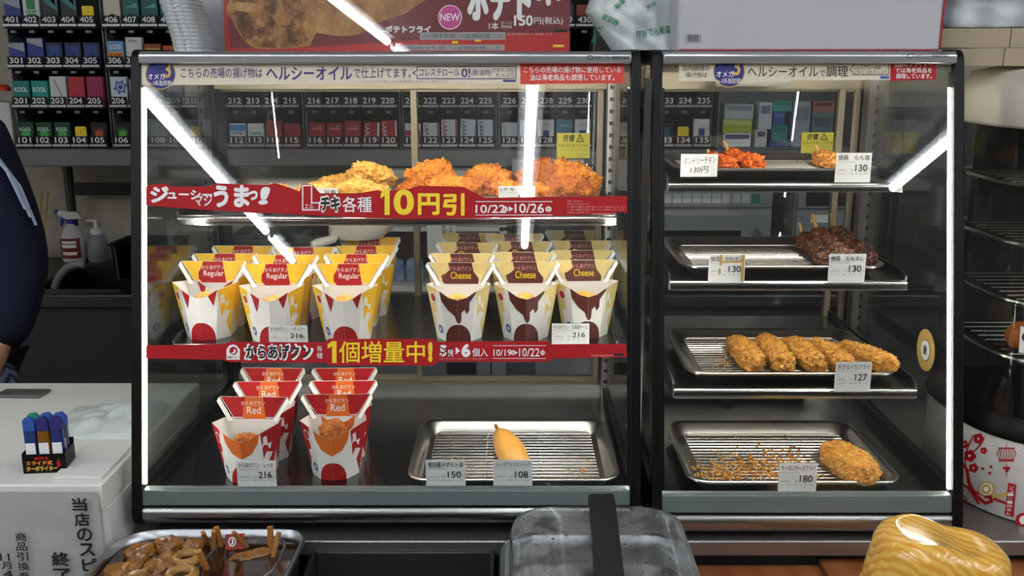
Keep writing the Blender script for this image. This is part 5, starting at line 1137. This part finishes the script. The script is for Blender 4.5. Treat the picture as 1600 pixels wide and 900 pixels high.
rp = fillet([(-.018, .92), (-.018, 1.345), (.255, 1.345), (.262, .92)], [.02, .05, .06, .02], 6)
pot('steel pot under the clear lid at the lower centre', rp, .69)
o = MB().add([(p[0], p[1], Z(.73)) for p in offs(rp, .017)] + [(p[0], p[1], Z(.802)) for p in offs(rp, .017)], [list(range(len(rp))), list(range(len(rp), 2 * len(rp)))[::-1]] + [(i, len(rp) + i, len(rp) + (i + 1) % len(rp), (i + 1) % len(rp)) for i in range(len(rp))]).build('broth', None, M['broth'], loc=(.12, 1.2, Z(.802)), smooth=0); tag(o, 'dark broth under the clear lid', 'broth'); o['kind'] = 'stuff'
M['lid'] = glassmat('wet_clear_lid', (.82, .84, .85), .05, .04, haze=.38, hazecol=(.42, .44, .45), wet=True)
lid = thing('pot_lid', 'clear domed lid beaded with water and black strap handle on the right pot', 'lid', (.121, 1.14, Z(.688)))
def lr(w_, d_, r, h): return [(.121 + x, 1.142 + y, Z(h)) for x, y in rrect(w_, d_, r, 8)]
MB().loft([lr(.262, .412, .06, .6895), lr(.262, .412, .06, .684), lr(.252, .400, .06, .682), lr(.248, .394, .06, .655), lr(.236, .380, .055, .640), lr(.205, .345, .05, .631), lr(.10, .2, .04, .629), lr(.02, .03, .009, .629)], False, True).build('lid_dome', lid, M['lid'], smooth=60)
b = MB(); rr = random.Random(9); vs, fs = ico(1)
for _ in range(230):
    x = .121 + rr.uniform(-.11, .11); y = 1.2 + rr.uniform(-.09, .125); r = rr.choice((.0009, .0012, .0016, .0022))
    e = max(abs(x - .121) / .118, abs(y - 1.142) / .19); z = Z(.629 + (.006 * max(0, (e - .55) / .45) ** 2.2))
    b.add([(x + v.x * r, y + v.y * r, z + v.z * r * .5) for v in vs], fs)
o = b.build('water_drops', lid, glassmat('water_drop', (.7, .72, .73), .1), smooth=180); o['kind'] = 'stuff'
hx0, hx1 = .110, .146; path = [(1.318, .631), (1.316, .622), (1.306, .613), (1.27, .606), (1.12, .602), (1.02, .604), (.97, .613), (.965, .632)]
rg = []
for i, (y, h) in enumerate(path):
    a = Vector(path[max(i - 1, 0)]); c = Vector(path[min(i + 1, len(path) - 1)]); d = (c - a).normalized(); n_ = Vector((d.y, -d.x)) * .005
    sh_ = (y - 1.31) * .05
    rg.append([(hx0 + sh_, y + n_.x, Z(h + n_.y)), (hx1 + sh_, y + n_.x, Z(h + n_.y)), (hx1 + sh_, y - n_.x, Z(h - n_.y)), (hx0 + sh_, y - n_.x, Z(h - n_.y))])
MB().loft(rg).build('strap_handle', lid, M['matte_black'], smooth=40, bevel=.002)

# ------------------------------------------------------------------ stack of woodgrain bowls
M['woodgrain'] = mat('yellow_woodgrain_plastic', 'd69a34', .22, wave=('e6b85a', 34, 5, 'DIAGONAL'), coat=.5)
def sm(t): t = max(0, min(1, t)); return t * t * (3 - 2 * t)
def bowl():
    rings = []
    def pt(k, s, z, dip):
        a = 2 * math.pi * k / 48; e = .75
        x = .086 * s * math.copysign(abs(math.cos(a)) ** e, math.cos(a)); y = .066 * s * math.copysign(abs(math.sin(a)) ** e, math.sin(a))
        y *= 1 - .10 * math.exp(-((x - .012) / .02) ** 2) * (1 if y < 0 else .4)
        return (x, y, z - dip * sm((x + .025) / .06))
    for s, z, dip in ((1.0, 0, 0), (1.0, .003, 0), (.965, .006, 0), (.955, .022, .004), (.92, .038, .010), (.84, .050, .015), (.72, .056, .018), (.62, .0565, .018), (.57, .0545, .018), (.3, .0542, .018), (.04, .0542, .018)): rings.append([pt(k, s, z, dip) for k in range(48)])
    return MB().loft(rings, False, True)
b0 = None
p = atH(1466, 815, .575)
NB = 10; base = LZ
for i in range(NB):
    z = base + i * .0135
    lb = 'topmost upside-down yellow woodgrain bowl of the stack at the lower right' if i == NB - 1 else 'second from top woodgrain bowl, its rim showing under the topmost' if i == NB - 2 else 'yellow woodgrain bowl nested lower in the stack at the lower right'
    if b0 is None: b0 = bowl().build('woodgrain_bowl', None, M['woodgrain'], loc=(0, 0, 0), smooth=60); o = b0
    else: o = b0.copy(); COL.objects.link(o)
    o.location = (p.x + (.000 if i == NB - 1 else -.003 * ((NB - 1 - i) % 3)), 1.14, z); tag(o, lb, 'bowl', 'nested woodgrain bowls')

# ------------------------------------------------------------------ steamer at the right
sx, sy = .957, 1.60
def fpr(d=0.): return [(sx + x, sy + y) for x, y in rrect(.424 - 2 * d, .40 - 2 * d, .15 - d, 10)]
stm = thing('bun_steamer', 'round-cornered glass bun steamer with white decorated base at the right', 'steamer', (sx, sy, CZ))
def FR(d, h): return [(x, y, Z(h)) for x, y in fpr(d)]
MB().loft([FR(.01, .719), FR(.004, .717), FR(0, .713), FR(0, .585)]).build('steamer_base', stm, M['white'], smooth=50)
MB().loft([FR(-.002, .585), FR(-.004, .575), FR(.004, .560), FR(.006, .548)]).build('black_ring', stm, M['black'], smooth=50)
b = MB(); fo = FR(.008, .548); b.loft([FR(.008, .548), FR(.008, .10)], False, False); b.build('glass_wall', stm, M['sideglass'], smooth=50)
MB().loft([FR(.004, .104), FR(.0, .098), FR(0, .05), FR(.02, .022), FR(.06, .013)]).build('white_top', stm, mat('cream_white_cover', 'bdb9ae', .4), smooth=60)
MB().box(sx - .15, sx + .15, sy + .12, sy + .13, Z(.548), Z(.104)).build('inner_back', stm, M['dgrey'])
for h in (.46, .37, .28, .19):
    k = MB(); ring = [(x, y, Z(h)) for x, y in fpr(.02)]; k.tube(ring + [ring[0]], .004, 8)
    for i in range(12): yy = sy - .15 + .3 * i / 11; k.tube([(sx - .165, yy, Z(h)), (sx + .165, yy, Z(h))], .0018, 5)
    k.build('wire_shelf', stm, M['wire'])
def surf(px, py, off=.0012):
    d = ray(px, py); E_ = Vector((0, 0, EYE)); best = None; f = fpr(0)
    for i in range(len(f)):
        a = Vector(f[i]); c = Vector(f[(i + 1) % len(f)]); e = c - a; den = d.x * e.y - d.y * e.x
        if abs(den) < 1e-9: continue
        t_ = (a.x * e.y - a.y * e.x) / den; s_ = (a.x * d.y - a.y * d.x) / den
        if -.001 <= s_ <= 1.001 and t_ > 0 and (best is None or t_ < best[0]): best = (t_, Vector((e.y, -e.x)).normalized())
    if best is None: return Vector((sx - .212, sy, EYE + d.z * 1.6))
    return E_ + d * best[0] + Vector((best[1].x, best[1].y, 0)) * off
pr = MB()
def spoly(pts, m, off=.0012): pr.use(M[m]); pr.add([surf(x, y, off) for x, y in pts], [list(range(len(pts)))])
def sdisc(cx, cy, r, m, off=.0012, n=12): spoly([(cx + r * math.cos(2 * math.pi * k / n), cy - r * math.sin(2 * math.pi * k / n)) for k in range(n)], m, off)
def sline(pts, w_, m, off=.0012):
    for (xa, ya), (xb, yb) in zip(pts, pts[1:]):
        dx, dy = xb - xa, yb - ya; L_ = math.hypot(dx, dy) or 1; nx, ny = -dy / L_ * w_ / 2, dx / L_ * w_ / 2; ex, ey = dx / L_ * w_ * .3, dy / L_ * w_ * .3
        spoly([(xa - ex + nx, ya - ey + ny), (xb + ex + nx, yb + ey + ny), (xb + ex - nx, yb + ey - ny), (xa - ex - nx, ya - ey - ny)], m, off)
def flower(cx, cy, r, m='red'):
    for k in range(5): sdisc(cx + r * .6 * math.cos(1.3 + k * 1.257), cy + r * .6 * math.sin(1.3 + k * 1.257), r * .5, m)
    sdisc(cx, cy, r * .22, 'wht', .0016, 8)
sline([(1502, 720), (1512, 735), (1514, 752), (1520, 765), (1528, 776), (1540, 786), (1550, 783), (1548, 776), (1540, 776)], 5, 'red'); sline([(1502, 755), (1514, 762), (1522, 774), (1530, 786)], 4, 'red'); sline([(1520, 768), (1536, 772), (1556, 780), (1574, 787)], 4, 'red')
sline([(1510, 735), (1508, 715), (1514, 696), (1522, 680)], 2, 'red'); sline([(1516, 712), (1528, 700), (1536, 690)], 2, 'red')
flower(1516, 712, 9); flower(1530, 685, 8); flower(1508, 694, 6); flower(1522, 731, 7); flower(1538, 704, 5)
for q in ((1536, 732), (1547, 739), (1549, 729)): sdisc(*q, 2.4, 'red')
for r_, m_, o_ in ((13, 'gold', .0011), (10, 'wht', .0014), (8, 'gold', .0017), (4, 'wht', .002)): sdisc(1542, 764, r_, m_, o_, 18)
sline([(1534, 772), (1552, 776), (1574, 772)], 5, 'gold')
for k in range(-3, 4): sline([(1573 + k * 4.6 * .7, 700), (1573 + k * 5.0, 708), (1573 + k * 4.6 * .7, 718)], 1.2, 'red')
sline([(1561, 700), (1585, 700)], 2, 'red'); sline([(1562, 719), (1584, 719)], 3, 'red'); sline([(1573, 693), (1573, 700)], 1, 'red'); sline([(1569, 731), (1577, 731), (1573, 736)], 4, 'red'); sline([(1573, 724), (1573, 745)], 1, 'red')
for k in (0, 1): sline([(1501, 770 + 9 * k), (1510, 776 + 9 * k), (1510, 782 + 9 * k), (1524, 799)], 1.2, 'red')
spoly([(1576, 754), (1588, 757), (1584, 808), (1570, 804)], 'red')
sdisc(1598, 812, 11, 'red', .0012, 18); sdisc(1600, 812, 7, 'wht', .0015, 14)
for k, ch in enumerate('ジューシー肉まん'):
    x0, y0 = 1577.5 - k * .75, 758 + k * 5.9; pr.text(ch, x0, -(y0 + 5), x0 + 8, -y0, M['wht'], bold=.03, res=1, fn=lambda a, c: surf(a, -c, .002))
pr.build('base_print', stm, smooth=0)
# card on the steamer glass
def glp(px, py): return surf(px, py, -.006)
b = MB().use(M['card2']); b.add([glp(*q) for q in ((1589, 552), (1600, 553), (1618, 555), (1618, 514), (1603, 512), (1592, 511))], [list(range(6))]); b.use(M['brown']); b.add([surf(1600 + 6 * math.cos(k * .524), 528 + 7 * math.sin(k * .524), -.0052) for k in range(12)], [list(range(12))[::-1]])
b.build('menu_card', stm, smooth=0)
p = atY(1545, 535, 1.52); M['bun'] = mat('orange_bun_skin', 'b8641c', .5, bump=(40, .2, .002))
food('steamed_bun', 'orange steamed bun on a wire shelf in the steamer', 'bun', lump(.032, .032, .026, 401, .08, sub=4), M['bun'], (.83, 1.53, Z(.46) + .004))
for k, (x, y, lb) in enumerate(((.93, 1.50, 'white steamed bun beside the orange one'), (1.02, 1.50, 'white steamed bun at the right on the lower wire shelf'))): food('steamed_bun', lb, 'bun', lump(.034, .034, .027, 411 + k, .08, sub=4), M['white'], (x, y, Z(.46) + .004))
# flat boxes and a wrapped bundle on the steamer
bh = Z(.013)
for k, (h0, th_, cx, ang, lb, mm) in enumerate(((0, .027, 1568, 12, 'lower flat tan box on the steamer top', 'tan'), (.0275, .029, 1575, 9, 'upper flat tan box on the steamer top', 'tan'))):
    c = atY(cx, 90, 1.56); o = thing('flat_box', lb, 'box', (c.x, 1.56, bh + h0), 'flat boxes on the steamer', (0, 0, R(-ang)))
    MB().box(-.16, 0, 0, .2, 0, th_).box(.001, .24, 0, .2, 0, th_).build('carton', o, M['tan'], local=True, bevel=.001)
    MB().box(-.159, .239, .001, .199, th_ - .0005, th_ + .0005).build('lid_sheet', o, M['cream'], local=True)
M['wrap'] = mat('clear_wrapped_bundle', 'a4aaad', .25, wave=('c8cccd', 5, 3), bump=(12, .4, .01))
c = atY(1560, 20, 1.64); g = lump(.16, .1, .07, 421, .12, 1.4, sub=5, box=.55); food('wrapped_bundle', 'greyish clear-wrapped bundle on the flat boxes at the upper right', 'bundle', g, M['wrap'], (c.x + .03, 1.68, bh + .0575))

# ------------------------------------------------------------------ white counter at the left, sign, small things on it
HC = .604; LCZ = Z(HC)
t = thing('white_counter', 'white register counter at the lower left beside the wide case', 'counter', (-1.1, 1.56, 0))
MB().box(-1.75, -.5965, 1.328, 1.79, LCZ - .04, LCZ).build('counter_top', t, M['offwhite'], bevel=.003)
MB().box(-1.75, -.6, 1.332, 1.78, 0, LCZ - .04).build('counter_body', t, M['offwhite'])
MB().box(-.5998, -.5965, 1.345, 1.76, .2, LCZ - .045).build('side_panel', t, M['offwhite'])
# hanging paper sign
PY = 1.3265
P = Pl((0, PY, 0))
sg = thing('paper_sign', 'large creased white paper sign with black vertical writing on the white counter', 'sign', (xat(80, 760, PY), PY, LCZ - .36))
def shp(u, v):
    x = lerp(-.93, xat(158, 800, PY), u); z = LCZ - .008 - .35 * (1 - v)
    return Vector((x, PY - .0035 - .003 * abs(noise.noise(Vector((x * 14, z * 10, 2)))) - .003 * abs(noise.noise(Vector((x * 30, z * 30, 5)))) * (1 - .5 * v), z))
MB().grid(shp, 40, 30).build('sheet', sg, M['dkpaper'], smooth=180)
b = MB(); fs_ = lambda x, z: (x, PY - .0105, z)
def vt(s, x0, y0, x1, y1, lean, bold):
    n = len(s)
    for i, ch in enumerate(s):
        ya = y0 + (y1 - y0) * i / n; yb = y0 + (y1 - y0) * (i + .88) / n; dx = lean * i / n; a = P.rc(x0 + dx, ya, x1 + dx, yb)
        b.text(ch, *a, M['ink'], bold=bold, fn=fs_)
vt('当店のスピード', 118, 773, 140, 937, 28, .03); vt('終了', 87, 857, 112, 908, 6, .03); vt('商品引換券、', 30, 827, 46, 918, 8, .02); vt(['11', '月', '4', '日'], 6, 859, 20, 912, 10, .02)
b.build('lettering', sg, smooth=0)
# display box of lighters
c = atH(70, 738, HC); t = thing('lighter_display_box', 'small black card display box of lighters on the white counter', 'display box', (c.x, c.y + .018, LCZ), rot=(0, 0, R(6)))
b = MB()
for q in ((-.031, .031, -.021, -.0195, 0, .030), (-.031, .031, .0195, .021, 0, .040), (-.031, -.0295, -.0195, .0195, 0, .032), (.0295, .031, -.0195, .0195, 0, .032), (-.0295, .0295, -.0195, .0195, 0, .0015)): b.box(*q)
b.build('box_card', t, M['black'], local=True)
b = MB(); b.text('スライド式', -.026, .013, .012, .020, mat('orange_ink', 'f08a2c', .5), y=-.0214, bold=.04); b.text('ターボライター', -.026, .004, .018, .0115, mat('yellow_orange_ink', 'e8b43c', .5), y=-.0214, bold=.04)
b.text('便利な', -.014, .0215, .008, .0265, M['red'], y=-.0214, bold=.05); b.use(M['red']); b.poly([(.019, .008), (.024, .012), (.0225, .018), (.021, .023), (.018, .016)], M['red'], -.0214); b.build('lettering', t, local=True, smooth=0)
LC = (('3a62a8', 'blue'), ('2f7a5a', 'green'), ('c88c1c', 'amber'), ('8a9cae', 'pale blue'), ('3c52b0', 'dark blue'), ('7a8a96', 'grey'))
for i in range(6):
    gx = (-.019, .0, .019)[i % 3] if i < 3 else (-.019, .0, .019)[i - 3]; gy = -.009 if i < 3 else .010; cc, nm = LC[(i * 2 + (i > 2)) % 6]
    g = glassmat('tinted_%d' % i, tuple(lin(cc)[:3]), .05, haze=.5, hazecol=tuple(lin(cc)[:3]))
    wp = Matrix.Translation(t.location) @ Matrix.Rotation(R(6), 4, 'Z') @ Vector((gx, gy, .002))
    o = thing('pocket_lighter', '%s tinted pocket lighter, %s in the %s row of the display box' % (nm, ('left', 'middle', 'right')[i % 3], 'front' if i < 3 else 'back'), 'lighter', wp, 'lighters in the display box', (0, 0, R(6)))
    MB().prism(fillet([(-.0085, -.0065), (.0085, -.0065), (.0085, .0065), (-.0085, .0065)], .003, 3), 0, .062, 'Z').build('lighter_body', o, g, local=True)
    MB().prism([(-.0085, .062), (.0085, .062), (.0085, .074), (.002, .082), (-.0085, .080)], -.006, .006, 'Y').build('lighter_head', o, (M['blue'], M['navy'], M['navy'], M['green'], M['blue'], M['blue'])[i], local=True, bevel=.001)
    MB().rect(-.007, .02, .007, .044, M['wht'], -.0068).build('lighter_label', o, local=True, smooth=0)
# flat packet
c = atH(36, 617, HC); o = MB().prism(fillet([(-.045, -.018), (.04, -.022), (.045, .018), (-.04, .02)], .004, 3), 0, .006, 'Z').build('flat_packet', None, mat('dark_packet_film', '4a4744', .3, var=('6a6662', 30, .3)), loc=(0, 0, 0), bevel=.002); o.location = (c.x, c.y, LCZ); tag(o, 'small flat dark packet lying on the far side of the white counter', 'packet')
# crumpled white plastic sheet on the counter
def cl(u, v):
    x = lerp(xat(100, 660, 1.6), -.602, u); y = lerp(1.50, 1.66, v); e = max(0, math.sin(math.pi * u)) ** .4 * max(0, math.sin(math.pi * v)) ** .5
    return Vector((x, y, LCZ + .0008 + e * (.010 + .035 * u * u + .012 * noise.noise(Vector((x * 30, y * 34, 3))) + .004 * noise.noise(Vector((x * 80, y * 80, 6))))))
o = MB().grid(cl, 44, 30).build('white_plastic_sheet', None, M['bag'], loc=(xat(150, 660, 1.6), 1.58, LCZ), smooth=180); tag(o, 'crumpled white plastic sheet on the white counter against the wide case', 'plastic sheet')
o = MB().box(xat(128, 690, 1.45), -.602, 1.345, 1.49, LCZ, LCZ + .006).build('white_board', None, M['offwhite'], loc=(-.65, 1.42, LCZ), bevel=.001); tag(o, 'thin white board lying on the counter corner beside the wide case', 'board')

# ------------------------------------------------------------------ shop worker at the far left, mostly out of the frame
PX, PYY = -1.385, 2.25
pn = thing('person', 'person in navy jacket and striped apron standing behind the white counter', 'person', (PX, PYY, 0))
def skin_mesh(name, verts, edges, radii, m, sub=2, root=0):
    me = bpy.data.meshes.new(name); me.from_pydata(verts, edges, []); o = bpy.data.objects.new(name, me); COL.objects.link(o); o.parent = pn
    me.materials.append(m)
    sk = o.modifiers.new('skin', 'SKIN'); sk.use_smooth_shade = True
    if not me.skin_vertices: 
        try: me.attributes
        except Exception: pass
    for i, r in enumerate(radii):
        v = me.skin_vertices[0].data[i]; v.radius = r if isinstance(r, tuple) else (r, r); v.use_root = (i == root)
    sb = o.modifiers.new('sub', 'SUBSURF'); sb.levels = sub; sb.render_levels = sub
    return o
V_ = [(0, 0, .92), (0, 0, 1.10), (0, 0, 1.28), (0, 0, 1.42), (0, -.01, 1.50), (0, -.02, 1.60), (0, -.02, 1.68),
      (.10, 0, .88), (.10, -.01, .48), (.10, .02, .09), (.10, -.12, .03), (-.10, 0, .88), (-.10, -.01, .48), (-.10, .02, .09), (-.10, -.12, .03),
      (.18, 0, 1.40), (.225, .01, 1.13), (.20, -.10, .93), (.19, -.15, .87), (-.18, 0, 1.40), (-.24, .01, 1.13), (-.21, -.10, .93), (-.20, -.15, .87)]
E_ = [(0, 1), (1, 2), (2, 3), (3, 4), (4, 5), (5, 6), (0, 7), (7, 8), (8, 9), (9, 10), (0, 11), (11, 12), (12, 13), (13, 14), (3, 15), (15, 16), (16, 17), (17, 18), (3, 19), (19, 20), (20, 21), (21, 22)]
for sgn, w0 in ((1, 18), (-1, 22)):
    wv = Vector(V_[w0]); names = ((.028, .0), (.012, -.03), (-.006, -.035), (-.022, -.028))
    for k, (dx, dy) in enumerate(names):
        i0 = len(V_); V_ += [tuple(wv + Vector((dx * sgn * -1, dy, -.03))), tuple(wv + Vector((dx * sgn * -1 * 1.1, dy - .012, -.065)))]; E_ += [(w0, i0), (i0, i0 + 1)]
    i0 = len(V_); V_ += [tuple(wv + Vector((-.035 * sgn, -.005, -.01))), tuple(wv + Vector((-.045 * sgn, -.02, -.04)))]; E_ += [(w0, i0), (i0, i0 + 1)]
Rd = [(.15, .10), (.13, .095), (.15, .10), (.11, .08), .05, (.075, .09), (.07, .085), .085, .058, .042, .035, .085, .058, .042, .035, .058, .044, .033, (.034, .018), .058, .044, .033, (.034, .018)] + [.0095, .0085] * 5 + [.0095, .0085] * 5
skin_mesh('body', V_, E_, Rd, M['skin'])
sh = [(0, 0, .80), (0, 0, 1.0), (0, 0, 1.15), (0, 0, 1.30), (0, 0, 1.43), (.19, 0, 1.405), (.235, .01, 1.13), (.21, -.09, .95), (-.19, 0, 1.405), (-.25, .01, 1.13), (-.22, -.09, .95)]
skin_mesh('navy_jacket', sh, [(0, 1), (1, 2), (2, 3), (3, 4), (3, 5), (5, 6), (6, 7), (3, 8), (8, 9), (9, 10)], [(.185, .13), (.175, .125), (.165, .12), (.18, .125), (.09, .09), .085, .075, .062, .085, .075, .062], M['navycloth'], root=1)
skin_mesh('striped_apron', [(.02, -.05, .52), (.02, -.05, .75), (.02, -.03, 1.0)], [(0, 1), (1, 2)], [(.25, .16), (.235, .15), (.19, .14)], M['stripe'])
skin_mesh('trousers', [(0, 0, .93), (.10, 0, .86), (.10, 0, .48), (.10, .02, .08), (-.10, 0, .86), (-.10, 0, .48), (-.10, .02, .08)], [(0, 1), (1, 2), (2, 3), (0, 4), (4, 5), (5, 6)], [(.16, .11), .10, .075, .06, .10, .075, .06], M['trousers'])
g = lump(.084, .098, .052, 501, .05, 1.5, sub=4, flat=False); MB().add([p + Vector((0, -.008, 1.63)) for p in g[0]], g[1]).build('hair', pn, M['hair'], local=True, smooth=180)
b = MB(); vs, fs = ico(2)
for sgn in (-1, 1): b.add([(v.x * .010 + sgn * .03, -.106 + v.y * .006, 1.615 + v.z * .006) for v in vs], fs)
b.build('eyes', pn, M['ink'], local=True)
b = MB(); b.add([(v.x * .012, -.115 + v.y * .016, 1.585 + v.z * .022) for v in vs], fs); b.build('nose', pn, M['skin'], local=True, smooth=180)
MB().add([(v.x * .024, -.104 + v.y * .006, 1.545 + v.z * .006) for v in vs], fs).build('mouth', pn, mat('lip', 'a8605a', .5), local=True, smooth=180)
for k in range(3):
    pts = [(.12 + .026 * k, -.085, 1.485 - .012 * k), (.205 + .012 * k, -.088 + .012 * k, 1.44 - .012 * k), (.27 + .008 * k, -.075 + .01 * k, 1.36 - .02 * k), (.295 + .004 * k, -.06 + .012 * k, 1.27 - .02 * k)]
    MB().tube(pts, .0035, 6).build('sleeve_stripe', pn, mat('pale_blue_stripe_%d' % k, 'b8c4e0', .7), local=True)
